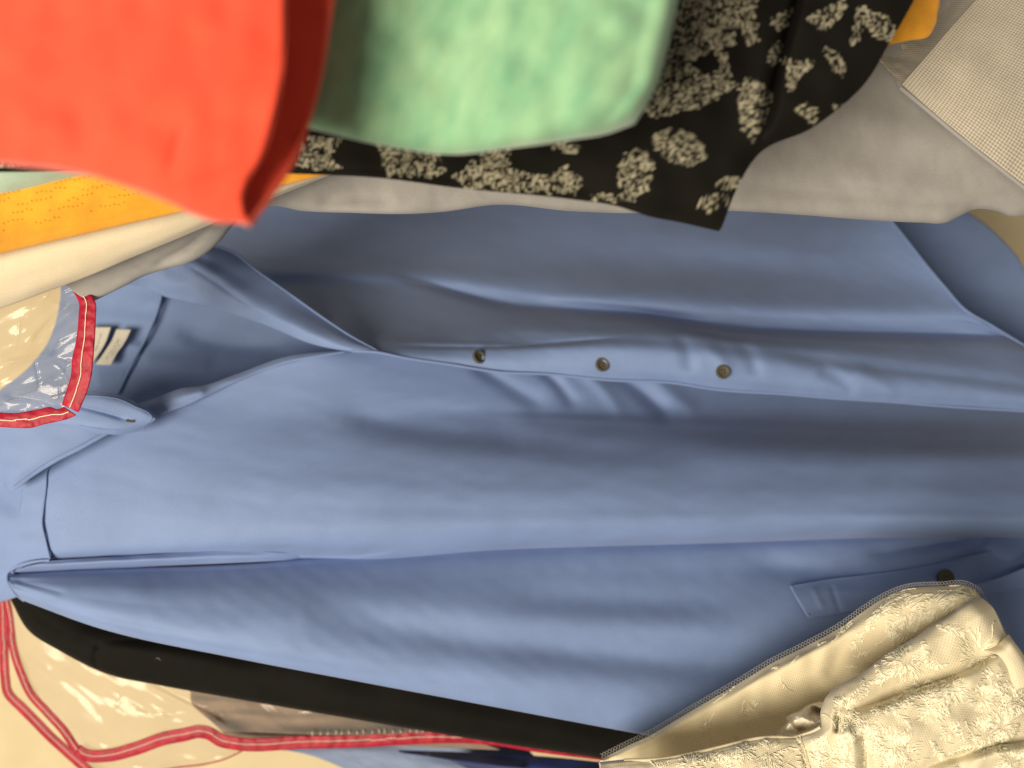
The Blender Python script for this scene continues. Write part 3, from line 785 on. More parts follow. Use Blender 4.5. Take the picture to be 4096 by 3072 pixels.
a, b = strip([(-8,555),(2,586),(9.5,616),(13,648),(22,676),(30,693),(47.5,713),(63,730),(74,746),(81,755)], [7, 8.5, 9], .626)
binding("binding", a, b, .0006, cover2, .4, 120, 14, 0.00026)
a, b = strip([(77,750),(86,755),(108,755.5),(134.5,749),(164.6,738.5),(185,734.5),(199,731.5),(208,733),(220,740),(236,743.5),(300,742.5),(350,741.5),(434,737.5),(458,737.5),(490,740),(537,748),(610,758)], [12, 13.5, 13.5, 13.5, 12, 7], .620)
binding("binding", a, b, .0007, cover2, .38, 260, 17, 0.00026)
cloth("film", [
 [(-10,560,0.6340),(30,590,0.6220),(90,630,0.6160),(158,650,0.6140),(237,660,0.6140),(400,690,0.6140)],
 [(2,600,0.6320),(28,640,0.6200),(80,668,0.6160),(150,690,0.6140),(240,704,0.6140),(420,728,0.6160)],
 [(13,648,0.6310),(40,675,0.6210),(90,695,0.6170),(150,706,0.6160),(236,718,0.6170),(430,734,0.6180)],
 [(30,694,0.6310),(60,706,0.6210),(105,716,0.6170),(155,720,0.6170),(215,728,0.6200),(440,737,0.6210)],
 [(63,730,0.6300),(84,734,0.6220),(118,738,0.6200),(158,735,0.6220),(205,732,0.6240),(445,739,0.6240)],
 [(80,755,0.6280),(96,757,0.6240),(120,753,0.6240),(160,741,0.6250),(206,735,0.6260),(455,742,0.6260)]], 260, 200, M_film, cover2,
 [([(142,682,-.005,3),(187,705,-.006,3),(210,716,-.005,3),(234,732,-.003,3)], .5)], wr=creases(81, 40, (10, 620, 430, 750), (14, 70), (.0003, .0011), (.8, 2.6), ang=.45, base=.0016), thick=0)
cloth("film", [
 [(78,755,0.6440),(120,752,0.6460),(164,740,0.6460),(200,734,0.6460),(232,742,0.6460),(250,744,0.6460)],
 [(84,767,0.6500),(120,765,0.6520),(164,755,0.6520),(200,750,0.6520),(228,750,0.6520),(247,748,0.6520)],
 [(100,782,0.6540),(140,780,0.6560),(175,775,0.6560),(200,768,0.6560),(220,760,0.6560),(240,751,0.6560)]], 160, 70, M_film, cover2, (), wr=creases(91, 9, (80, 745, 245, 770), (12, 40), (.0005, .0014), (1.2, 3.4), ang=.1, base=.0016), thick=0)
tubes("film_edge", [path([(250,746,.646),(240,752,.646),(222,760,.646),(205,764,.646),(180,767,.646),(150,772,.646)], 40)], 0.0007, M_bind, cover2)

crimp_glints = []  # whitish stubs: highlights on the film's small puckers, put in as colour
for k in range(17):
    cu = 312 + k * 7.4 + random.uniform(-2, 2); cv = 734.2 - (cu - 312) * .03
    crimp_glints.append(W([cu, cu + .6, cu + .2], [cv - random.uniform(1, 3.5), cv - 1, cv + 1], [.6165, .6150, .6165]))
tubes("pucker_glints", crimp_glints, 0.0005, M_label, cover2, 5)

# ------------------------------------------------------------------ front row of garments (picture top)
red = thing("coral_garment", "coral red sleeve hanging nearest the camera at the top left", "garment", (150, 60, 0.215))
_, g_red = cloth("sleeve", [
 [(-80,-420,0.2311),(100,-420,0.2259),(220,-420,0.2244),(282,-420,0.2259)],
 [(-80,-10,0.2296),(100,0,0.2244),(220,0,0.2233),(283,0,0.2254)],
 [(-80,50,0.2290),(100,55,0.2238),(215,52,0.2233),(283,48,0.2254)],
 [(-80,100,0.2296),(90,112,0.2244),(200,115,0.2238),(276,103,0.2259)],
 [(-80,130,0.2311),(85,148,0.2264),(190,170,0.2264),(259,158,0.2280)],
 [(-80,140,0.2332),(60,160,0.2290),(170,188,0.2290),(247,177,0.2301)],
 [(-80,148,0.2363),(0,158,0.2342),(95,171.5,0.2327),(160,193,0.2322),(222,216,0.2319),(241,206,0.2322)],
 [(-80,149,0.2400),(0,159,0.2384),(95,172.5,0.2368),(160,194.5,0.2358),(222,217.5,0.2345),(247,222.5,0.2342)],
 [(-80,143,0.2436),(0,153,0.2426),(95,166,0.2410),(170,185,0.2394),(225,203,0.2384),(259,211,0.2374)],
 [(-80,120,0.2467),(0,135,0.2457),(95,145,0.2446),(180,160,0.2431),(240,170,0.2420),(275,190,0.2415)],
 [(-80,90,0.2488),(0,100,0.2478),(95,110,0.2467),(190,120,0.2457),(255,130,0.2446),(295,157,0.2441)],
 [(-80,50,0.2498),(0,60,0.2488),(95,70,0.2478),(190,80,0.2467),(262,90,0.2462),(311,111,0.2462)],
 [(-80,0,0.2509),(0,10,0.2498),(95,20,0.2488),(190,30,0.2478),(270,40,0.2472),(325,47,0.2472)],
 [(-80,-420,0.2509),(0,-420,0.2498),(95,-420,0.2488),(190,-420,0.2478),(280,-420,0.2472),(334,-420,0.2478)],
 ], 150, 200, M_red, red, [([(190,120,.0012,8),(178,150,.0016,8),(170,175,.001,8)], 0), ([(60,60,.001,20),(80,120,.001,20)], 0)], wr=lambda U, V: .0004 * soft_noise(U, V, 101, 70), thick=0.0016)
tubes("hem", [path([(282,-70,0.2257),(283,0,0.2251),(283,48,0.2251),(276,103,0.2257),(259,158,0.2277),(247,177,0.2298),(241,206,0.2319),(243,216,0.2329),(247,221.5,0.2340),(259,211,0.2371),(275,190,0.2413),(295,157,0.2439),(311,111,0.2459),(325,47,0.2470),(334,-70,0.2475)], 90)], 0.0008, M_red, red)

green = thing("mint_green_garment", "mottled mint green terry garment between the coral sleeve and the black floral print", "garment", (480, 60, 0.27))
cloth("sleeve", [
 [(250,-420,.278),(380,-420,.272),(520,-420,.268),(650,-420,.270),(676,-420,.274),(684,-420,.284),(640,-420,.292)],
 [(250,0,.278),(380,0,.272),(520,0,.267),(645,0,.269),(670,0,.273),(676,0,.284),(635,0,.292)],
 [(250,50,.279),(380,50,.273),(510,50,.268),(635,52,.270),(658,54,.274),(663,56,.284),(630,56,.292)],
 [(250,88,.281),(380,96,.275),(500,98,.270),(625,92,.271),(646,90,.275),(652,90,.284),(625,90,.292)],
 [(250,103.0,.283),(380,121.0,.277),(490,125.0,.272),(610,112.0,.273),(634,109.0,.277),(643,107.0,.285),(620,105.0,.292)],
 [(250,109.0,.286),(380,134.0,.280),(480,141.0,.276),(600,125.0,.277),(626,119.0,.280),(637,116.0,.287),(615,113.0,.293)],
 [(250,113.0,.291),(305,124.0,.287),(379,141.0,.284),(458,150.5,.281),(506,145.5,.281),(569,137.0,.282),(616,128.0,.285),(634,121.0,.289),(610,117.0,.294)],
 [(250,114.0,.297),(305,125.0,.294),(379,142.0,.291),(458,151.5,.289),(506,146.0,.289),(569,137.5,.289),(616,128.0,.291),(630,121.0,.294),(610,119.0,.297)],
 [(250,97.0,.304),(380,122.0,.302),(480,132.0,.300),(600,117.0,.299),(620,112.0,.300),(626,109.0,.301),(610,107.0,.302)],
 [(250,-420,.306),(380,-420,.306),(480,-420,.306),(600,-420,.304),(640,-420,.304),(650,-420,.304),(640,-420,.305)],
 ], 200, 170, M_green, green, [([(540,60,.001,25),(560,130,.002,20)], 0)], wr=lambda U, V: .0006 * soft_noise(U, V, 105, 50), thick=0.001)

floral = thing("black_floral_shirt", "black shirt with speckled cream flower print hanging at the top", "shirt", (600, 120, 0.35))
_, g_floral = cloth("body", [
 [(-80,-420,.345),(300,-420,.345),(560,-420,.342),(700,-420,.338),(790,-420,.345),(870,-420,.350),(950,-420,.356)],
 [(-80,0,.345),(300,0,.346),(560,0,.343),(690,0,.338),(780,0,.344),(850,0,.348),(914,0,.354)],
 [(-80,40,.346),(300,45,.347),(560,45,.344),(680,45,.339),(770,45,.345),(840,42,.348),(890,42,.354)],
 [(-80,80,.347),(300,85,.348),(560,90,.345),(670,90,.340),(760,90,.346),(820,88,.349),(861,88,.355)],
 [(-80,110,.348),(300,118,.349),(560,125,.346),(660,128,.342),(740,128,.347),(785,126,.350),(812,128,.355)],
 [(-80,135,.350),(300,145,.350),(560,160,.347),(650,165,.344),(710,162,.348),(740,155,.350),(757,156,.354)],
 [(-80,155,.352),(300,164,.352),(560,186,.349),(640,195,.346),(690,196,.348),(720,194,.350),(734,195,.353)],
 [(-80,172,.356),(0,172,.356),(180,171,.356),(300,174,.355),(379,178,.354),(458,188,.353),(569,199,.350),(616,206,.349),(650,216.5,.349),(684,223,.350),(719,231,.352)],
 [(-80,170,.364),(0,170,.364),(180,169,.364),(300,172,.363),(379,176,.362),(458,186,.361),(569,197,.358),(616,203,.357),(650,213,.357),(684,220,.357),(714,226,.358)],
 [(-80,100,.372),(300,110,.372),(560,120,.37),(640,120,.368),(700,120,.368),(720,120,.368),(730,120,.368)],
 ], 900, 440, M_floral, floral, [([(800,-40,.012,5),(797,0,.012,5),(786,40,.012,5),(778,70,.011,5),(768,118,.009,5),(757,150,.004,4)], .4), ([(775,0,-.004,12),(765,60,-.004,12),(752,120,-.003,10)], 0)],
 wr=lambda U, V: .0009 * soft_noise(U, V, 111, 70), thick=0)
# the print: soft-edged blossoms and leaves filled with broken weave dashes
def print_colors(g, ob):
    U, V = g.U, g.V
    UU = U + 2.2 * (value_noise(U / 5, V / 5, 41) - .5) * 2; VV = V + 2.2 * (value_noise(U / 5, V / 5, 43) - .5) * 2
    def ell(cx, cy, rx, ry, ang):
        t = np.linspace(0, 2 * math.pi, 20, endpoint=False); c, s_ = math.cos(math.radians(ang)), math.sin(math.radians(ang))
        return [(cx + rx * math.cos(q) * c - ry * math.sin(q) * s_, cy + rx * math.cos(q) * s_ + ry * math.sin(q) * c) for q in t]
    polys = [[(640,-60),(758,-60),(758,44),(726,47),(735,88),(697,109),(657,117),(630,105),(630,0)],
        [(735,82),(755,76),(773,94),(767,117),(752,144),(741,126)], [(770,18),(794,6),(788,26),(776,32)], [(767,50),(782,41),(782,62),(770,70)],
        [(783,56),(817,62),(797,82),(788,97)], [(805,18),(847,-4),(847,12),(826,32),(808,24)], [(823,47),(835,50),(847,70),(842,78),(829,65)],
        [(857,4),(888,18),(897,32),(888,43),(864,32),(850,47)], [(794,109),(808,100),(822,112),(811,126)], [(832,106),(838,102),(844,106),(836,112)],
        ell(679,147,29,17,20), ell(635,173,19,24,10), ell(728,184,14,7,-5), ell(713,202,17,8,-10),
        [(373,140),(435,140),(446,172),(440,178),(388,177)], [(453,178),(488,147),(523,138),(506,167),(553,177),(550,195),(465,189)],
        [(551,177),(564,164),(585,179),(576,195),(553,192)], [(588,192),(635,195),(638,203),(588,201)], [(290,136),(344,139),(332,158),(346,170),(300,168),(285,160)],
        [(548,147),(564,138),(582,148),(576,156)], [(-60,150),(20,156),(28,168),(-60,168)]]
    mask = np.zeros_like(U)
    for pl in polys:
        inside = np.zeros(U.shape, bool); n = len(pl)
        for k in range(n):
            (x1, y1), (x2, y2) = pl[k], pl[(k + 1) % n]
            if y1 == y2: continue
            inside ^= ((y1 > VV) != (y2 > VV)) & (UU < (x2 - x1) * (VV - y1) / (y2 - y1) + x1)
        mask = np.maximum(mask, inside)
    for pl in ([(690,62),(712,50),(722,66),(704,76)], [(735,30),(742,26),(746,44),(738,48)]):
        inside = np.zeros(U.shape, bool); n = len(pl)
        for k in range(n):
            (x1, y1), (x2, y2) = pl[k], pl[(k + 1) % n]
            inside ^= ((y1 > VV) != (y2 > VV)) & (UU < (x2 - x1) * (VV - y1) / (y2 - y1 + 1e-9) + x1)
        mask = mask * (1 - inside)
    # woven dashes, drifting in direction
    a = value_noise(U / 40, V / 40, 5) * 2.4
    X = U * np.cos(a) + V * np.sin(a); Y = -U * np.sin(a) + V * np.cos(a)
    d = value_noise(U / 1.3, V / 2.9, 11) * .6 + value_noise(U / 2.4, V / 1.2, 13) * .4
    d = d + .18 * (value_noise(U / 16, V / 16, 17) - .5)
    h1 = value_noise(U / 1.15, V / 3.4, 11); h2 = value_noise(U / 3.4, V / 1.15, 13)
    spk = np.maximum(np.clip((h1 - .57) * 7, 0, 1), np.clip((h2 - .63) * 7, 0, 1) * .9)
    spk *= .55 + .6 * value_noise(U / 9, V / 9, 19)
    val = np.clip(mask * (.07 + 1.05 * spk), 0, 1)
    me = ob.data
    at = me.attributes.new("print", 'FLOAT', 'POINT')
    at.data.foreach_set("value", val.reshape(-1).astype(np.float32))
print_colors(g_floral, bpy.data.objects[floral.children[0].name])

mint = thing("pale_mint_garment", "pale mint garment sliver above the orange knit at the left edge", "garment", (20, 182, 0.38))
cloth("shoulder", [
 [(-80,140,.372),(0,140,.372),(80,140,.374),(150,140,.376),(220,140,.38)],
 [(-80,172,.372),(0,168,.372),(80,162,.374),(150,155,.376),(220,150,.38)],
 [(-80,200,.382),(0,190,.382),(80,174,.384),(150,164,.386),(220,155,.388)],
 [(-80,215,.395),(0,205,.395),(80,186,.396),(150,172,.396),(220,160,.398)]], 60, 40, M_mint, mint, (), wr=tiny(121, .0006, 40))

orange = thing("orange_knit_garment", "orange eyelet knit garment behind the floral shirt, its corner showing top right", "garment", (400, 150, 0.39))
_, g_orange = cloth("body", [
 [(-80,120,.384),(0,120,.384),(120,110,.386),(260,90,.388),(400,40,.39),(600,-20,.39),(800,-70,.392),(880,-80,.395),(930,-70,.398)],
 [(-80,212,.383),(0,193,.384),(95,174.5,.386),(200,162,.388),(300,150,.390),(450,120,.391),(650,60,.391),(820,0,.392),(900,-40,.393),(946,-40,.398)],
 [(-80,240,.388),(0,222,.389),(100,198,.391),(200,182,.393),(310,160,.395),(450,135,.395),(650,82,.394),(830,20,.394),(900,0,.395),(941,-5,.399)],
 [(-80,262,.397),(0,243,.398),(110,217,.399),(200,198,.400),(320,168,.401),(450,145,.400),(650,96,.398),(840,42,.397),(905,22,.397),(939,10,.400)],
 [(-80,274,.404),(0,254,.405),(111,228,.405),(198,208,.405),(326,175,.406),(450,152,.404),(650,104,.402),(845,58,.400),(893,43.5,.399),(912,39.5,.3995),(929,36,.401),(936,24,.403)],
 [(-80,270,.412),(0,250,.412),(110,224,.412),(198,204,.412),(326,172,.412),(450,148,.41),(650,100,.408),(845,52,.406),(893,38,.405),(924,30,.405)],
 ], 300, 90, M_orange, orange, (), wr=lambda U, V: .0006 * soft_noise(U, V, 125, 50, -.2, 2), thick=0.0012)
# eyelet rows as small tubes, the shade in the holes put into their colour
def eyelets():
    P = []
    r = random.Random(3)
    for row, tr in enumerate((36, 40, 44, 48, 52, 56, 60, 64, 68)):
        for j in np.arange(4, 90, 1.35):
            if math.sin(j * .35 + row * 1.7) + r.uniform(-.6, .6) < -.1: continue
            i = tr + (r.uniform(-.8, .8)); 
            c = g_orange.sample(g_orange.P, np.array([i, i + .4]), np.array([j, j + .3])); nn = g_orange.sample(g_orange.N, np.array([i, i]), np.array([j, j]))
            P.append(c + nn * .0001)
    o = tubes("eyelets", P, 0.00032, plain("eyelet_shade", (0.36, 0.13, 0.01), .9), orange, 4)
    o["kind"] = "stuff"
eyelets()

white = thing("cream_white_garment", "plain cream white garment edge below the orange knit at the left", "garment", (60, 270, 0.42))
cloth("shoulder", [
 [(-80,240,.416),(0,225,.416),(120,200,.418),(240,175,.42),(340,150,.424)],
 [(-80,268,.414),(0,250,.415),(111,222,.417),(198,204,.419),(272,188,.422),(340,168,.426)],
 [(-80,300,.420),(0,282,.421),(90,256,.424),(177,228,.426),(240,208,.427),(330,174,.430)],
 [(-80,328,.430),(0,303,.431),(53,285,.431),(90,271,.432),(131,254.7,.432),(177,236,.432),(226,215.6,.432),(272,197,.432),(335,172,.433)],
 [(-80,333,.436),(0,308.5,.436),(53,289.5,.436),(90,275.5,.436),(131,258,.436),(177,239,.436),(226,218,.436),(272,198.5,.436),(335,173,.437)],
 [(-80,325,.442),(0,300,.442),(53,281,.442),(90,267,.442),(131,250,.442),(177,231,.442),(226,210,.442),(272,190,.442),(335,165,.443)],
 ], 140, 60, M_white, white, (), wr=tiny(131, .0005, 60))

grey = thing("grey_jersey_garment", "warm grey plain garment covering the top of the blue shirt", "garment", (800, 170, 0.46))
_, g_grey = cloth("body", [
 [(40,200,.452),(160,140,.452),(240,80,.455),(320,-420,.46),(450,-420,.462),(620,-420,.462),(800,-420,.460),(950,-420,.456),(1090,-420,.452)],
 [(50,262,.450),(150,218,.450),(225,182,.452),(310,120,.458),(450,80,.462),(620,70,.463),(800,60,.462),(950,60,.458),(1090,60,.455)],
 [(62,282,.450),(150,240,.451),(220,208,.453),(300,168,.460),(450,150,.464),(620,145,.465),(800,140,.464),(950,140,.461),(1090,140,.458)],
 [(80,296,.455),(140,264,.456),(190,246,.457),(222,226,.459),(290,196,.466),(450,184,.469),(620,184,.470),(800,186,.469),(950,192,.467),(1090,188,.464)],
 [(90,302,.460),(124,285,.461),(143,275,.462),(165,268,.463),(188,262,.463),(205,253,.464),(220,240,.465),(231,227,.466),(245,214,.468),(272,206,.472),(300,210,.475),(350,211.5,.477),(411,212,.478),(442,210,.478),(498,203,.476),(569,209,.476),(616,211,.476),(730,209,.475),(802,213,.475),(870,218,.475),(920,220.5,.474),(946,220.5,.473),(959,214.5,.473),(975,208,.474),(997,210,.473),(1010,214.5,.472),(1030,213,.471),(1090,210,.47)],
 [(86,298,.480),(124,279,.485),(160,264,.49),(190,250,.49),(222,226,.50),(290,193,.52),(450,190,.53),(620,190,.53),(800,192,.525),(950,196,.52),(1090,192,.515)],  # from here back: unseen depth added to block light above the shirt
 [(80,290,.51),(130,268,.54),(180,246,.60),(222,216,.64),(290,184,.68),(450,178,.69),(620,176,.68),(800,176,.66),(950,172,.64),(1090,162,.63)],
 ], 420, 160, M_grey, grey, [([(730,185,.0022,6),(836,192,.0028,6),(937,201,.0025,6),(1000,202,.002,6)], .2), ([(640,186,.0016,6),(730,184,.002,6)], 0),
  ([(400,200,.003,10),(350,196,.004,9),(310,204,.003,8)], 0), ([(214,226,.002,3),(180,252,.003,4),(148,268,.002,4)], .3), ([(520,198,.002,12),(440,200,.003,12)], 0)],
 wr=lambda U, V: .0010 * soft_noise(U, V, 135, 80, .1, 2), thick=0.0009)

check = thing("checked_garment", "fine brown and cream checked garment flap with stitched edge, top right corner", "garment", (960, 80, 0.43))
_, g_check = cloth("flap", [
 [(902,84.5,.432),(929,108,.432),(954,129,.432),(988,156,.432),(1024,184,.432),(1090,235,.432)],
 [(912,73,.428),(945,96,.428),(975,112,.428),(1010,134,.428),(1045,156,.428),(1110,200,.428)],
 [(926,57,.426),(960,78,.426),(990,94,.426),(1024,112,.426),(1060,132,.426),(1120,165,.428)],
 [(950,29,.426),(985,48,.426),(1015,62,.426),(1050,78,.426),(1085,94,.426),(1140,120,.428)],
 [(977,-1,.428),(1010,16,.428),(1040,28,.428),(1075,42,.428),(1110,56,.428),(1160,80,.43)],
 [(1030,-60,.434),(1065,-46,.434),(1095,-36,.434),(1130,-24,.434),(1160,-12,.434),(1200,0,.434)]], 160, 120, M_check, check, (), wr=lambda U, V: .0004 * soft_noise(U, V, 141, 60), thick=0.0014)
cloth("underside", [
 [(899,87,.440),(900,86,.437),(901,85.5,.435),(903,84,.4345)],
 [(892,74,.447),(897,73,.445),(905,73,.441),(914,72.5,.4325)],
 [(879,58,.454),(892,58,.456),(908,58,.449),(928,56.5,.4305)],
 [(880,28,.46),(905,29,.464),(930,29,.454),(952,28.5,.4305)],
 [(890,-10,.466),(920,-5,.468),(950,-3,.458),(979,-1.5,.4325)],
 [(930,-70,.47),(965,-65,.47),(1000,-62,.46),(1032,-61,.4385)]], 60, 90, M_check, check, [([(893,52,.005,7),(915,60,.004,6)], 0)], wr=lambda U, V: .0008 * soft_noise(U, V, 145, 14), thick=0.001)
tubes("edge_stitching", [path([(900,87.5,.4335),(929,111.5,.4335),(954,132.5,.4335),(988,159.5,.4335),(1024,187.5,.4335),(1090,238,.4335)], 60)], 0.0012, M_grey, check)

# ------------------------------------------------------------------ cream brocade garment
broc = thing("cream_lace_garment", "cream satin lace garment with raised floral embroidery at the bottom right", "dress", (900, 720, 0.46))
net_edge = [(600,754),(624,742),(651,729),(678,713),(705,697),(736,679),(769,659),(805,641),(841,621),(859,608),(881,594),(904,584.5),(940,581.5),(967,581),(980,588),(989,603),(1004,626),(1013,646),(1024,661),(1060,710)]
ne = np.array(net_edge, float)
tg = np.gradient(ne, axis=0); tg /= np.linalg.norm(tg, axis=1, keepdims=True)
inw = np.stack([-tg[:, 1], tg[:, 0]], -1)             # towards the inside of the garment
dd = np.interp(np.arange(len(ne)), [0, 6, 11, 14, 19], [.505, .500, .482, .462, .455])
def inset(k, dz): return [(p[0] + n[0] * k, p[1] + n[1] * k, d + dz) for p, n, d in zip(ne, inw, dd)]
b0 = inset(5.0, 0.0)
b1 = inset(7.5, -.003)
_, g_bl = cloth("lining", [
 b0, b1,
 [(600,762,.502),(640,752,.500),(690,728,.497),(750,690,.491),(800,662,.486),(850,636,.479),(890,612,.472),(930,602,.465),(965,598,.456),(985,610,.452),(1000,632,.449),(1012,655,.448),(1040,700,.448)],
 [(600,772,.504),(650,768,.503),(710,746,.503),(770,718,.502),(815,690,.497),(850,664,.486),(890,640,.474),(925,622,.466),(955,608,.457),(980,614,.451),(995,636,.447),(1008,660,.446),(1030,705,.446)],
 [(600,800,.508),(660,795,.510),(730,780,.514),(790,760,.516),(830,735,.512),(860,710,.500),(890,680,.486),(925,650,.474),(950,630,.464),(975,628,.456),(990,645,.452),(1004,668,.45),(1020,710,.45)],
 ], 260, 120, M_lining, broc, [([(846,640,.003,8),(830,670,.003,8)], 0), ([(760,690,.002,14),(720,730,.002,14)], 0)], wr=lambda U, V: .0008 * soft_noise(U, V, 151, 34))
# front layer with its rolled top edge and pleats
f0 = [(600,763,.462),(624,760.5,.460),(669,758,.458),(705,750.6,.457),(732.5,744,.456),(759.6,738,.455),(780,737,.454),(795,737.5,.453),(803,735,.450),(814,731,.446),(821,727,.443),(822,712,.443),(828,697,.444),(841,686,.444),(864.5,673,.444),(886,657,.443),(904,646,.442),(917,638,.441),(931,628,.440),(950,617,.438),(968,604,.440),(982,598,.446)]
f0b = [(u - 1.5, v - 1.0, d + .006) for u, v, d in f0]
f1 = [(600,768,.457),(624,765,.456),(669,762.5,.454),(705,755.5,.452),(733,749,.451),(761,743,.450),(782,742,.449),(797,742,.448),(806,739.5,.444),(819,735,.438),(829,727,.435),(830,714,.435),(836,702,.436),(849,692,.437),(871,680,.437),(893,665,.436),(912,653,.434),(926,645,.433),(941,636,.432),(961,625,.431),(980,613,.433),(992,606,.441)]
f2 = [(600,780,.452),(624,778,.452),(669,776,.449),(705,769,.447),(735,763,.446),(764,757,.445),(785,755,.444),(800,753,.443),(812,750,.440),(828,742,.435),(838,730,.434),(843,718,.436),(852,709,.438),(868,702,.439),(888,695,.439),(908,687,.438),(930,678,.437),(948,670,.436),(965,662,.435),(984,650,.434),(1000,640,.434),(1006,634,.440)]
f3 = [(600,800,.45),(624,800,.449),(669,798,.446),(705,790,.443),(738,783,.441),(768,776,.440),(790,773,.439),(806,770,.438),(820,765,.436),(836,755,.433),(846,740,.431),(852,728,.430),(862,719,.429),(878,712,.428),(898,705,.427),(918,697,.426),(940,688,.425),(960,680,.424),(980,669,.424),(998,658,.426),(1010,650,.430),(1014,644,.436)]
f4 = [(600,830,.447),(640,830,.446),(690,826,.443),(720,820,.441),(750,812,.439),(780,804,.437),(800,798,.436),(815,792,.434),(830,785,.432),(846,775,.430),(858,762,.428),(868,752,.426),(880,744,.425),(898,736,.424),(918,728,.423),(938,719,.422),(962,708,.421),(982,699,.421),(1002,690,.422),(1018,682,.425),(1026,674,.429),(1030,668,.434)]
f5 = [(600,870,.445),(650,870,.445),(700,866,.443),(735,860,.441),(765,850,.438),(790,840,.435),(810,834,.433),(826,826,.431),(842,818,.429),(860,806,.428),(876,794,.427),(890,784,.426),(905,776,.425),(922,768,.424),(942,760,.423),(962,752,.422),(984,744,.421),(1004,737,.421),(1022,730,.422),(1040,722,.424),(1046,714,.427),(1050,706,.431)]
f6 = [(u + 16, v + 60, d - .006) for u, v, d in f5]
f7 = [(u + 20, v + 130, d - .008) for u, v, d in f6]
broc_folds = [
 ([(835,713,.003,4),(868,704.5,.0045,4.5),(895,696,.0045,4.5),(917,687,.0045,4.5),(950,677,.0045,4.5),(977,664,.0045,4.5),(996,653,.0045,4),(1010,640,.003,4)], .5),
 ([(838,712,.008,2.6),(838,722,.009,2.6),(836,734,.006,2.6)], .4),
 ([(905,776,.003,5),(940,762,.0045,5),(957,757,.005,5),(993,746,.005,5),(1024,741,.005,5),(1090,730,.005,5)], .5),
 ([(960,766,-.006,9),(1000,754,-.007,10),(1050,746,-.006,10)], 0),
 ([(846,724,-.005,6),(852,745,-.005,7),(856,780,-.005,8)], 0),
 ([(862,728,.004,5),(866,750,.005,6),(868,780,.004,6)], .2),
 ([(798,737,.003,2),(803,752,.004,2),(808,775,.004,2)], .4),
 ([(930,720,.002,16),(980,706,.003,14)], 0),
 ([(900,735,-.003,14),(960,722,-.003,14)], 0),
]
_, g_bf = cloth("front", [f0b, f0, f1, f2, f3, f4, f5, f6, f7], 420, 330, M_lace, broc, broc_folds,
    wr=lambda U, V: .0008 * soft_noise(U, V, 161, 45) + .00012 * soft_noise(U, V, 162, 14), thick=0.0012)
tubes("piping", [path([(u, v, d - .0006) for u, v, d in f0[1:11]], 120)], 0.0011, M_lining, broc)
tubes("seam", [path(on(g_bf, [(797.6,738),(800,745),(803.5,756),(806.6,768),(809,780)], .0006), 30), path(on(g_bf, [(800.6,738),(803,745),(806.5,756),(809.6,768),(812,780)], .0004), 30)], 0.0008, M_lace, broc)
# rolled-over flap at the right end
cloth("rolled_edge", [
 [(984,650,.4335),(996,645,.4325),(1004,638,.432),(1009,634,.434)],
 [(996,654,.427),(1004,650,.425),(1011,643,.425),(1013,640,.428)],
 [(1004,662,.425),(1012,660,.423),(1020,656,.424),(1022,652,.428)],
 [(1014,690,.424),(1022,688,.422),(1034,684,.423),(1036,680,.428)]], 30, 40, M_lace, broc, (), thick=.001)

# raw net along the top edge: three rows of zigzag cord make small hexagons
def net_strip():
    P = []
    ns = 720
    e = resample([(p[0], p[1], d) for p, d in zip(ne, dd)], ns)
    t2 = np.gradient(e[:, :2], axis=0); t2 /= np.linalg.norm(t2, axis=1, keepdims=True)
    i2 = np.stack([-t2[:, 1], t2[:, 0]], -1)
    for row in range(3):
        base = .6 + row * 2.3
        k = np.arange(ns)
        off = base + np.where((k + 2 * (row % 2)) % 4 < 2, -0.55, 0.55)
        q = e[:, :2] + i2 * off[:, None]
        P.append(W(q[:, 0], q[:, 1], e[:, 2] + .0005 * row - .001))
        if row < 2:
            for kk in range(0, ns - 1, 4):
                a0 = kk + (2 if row % 2 == 0 else 0)
                if a0 >= ns: continue
                q0 = e[a0, :2] + i2[a0] * (base + .55); q1 = e[a0, :2] + i2[a0] * (base + 2.3 - .55)
                P.append(W([q0[0], q1[0]], [q0[1], q1[1]], [e[a0, 2] - .001, e[a0, 2] - .0005]))
    o = tubes("net_edging", P, 0.00009, M_net, broc, 4); o["kind"] = "stuff"
net_strip()

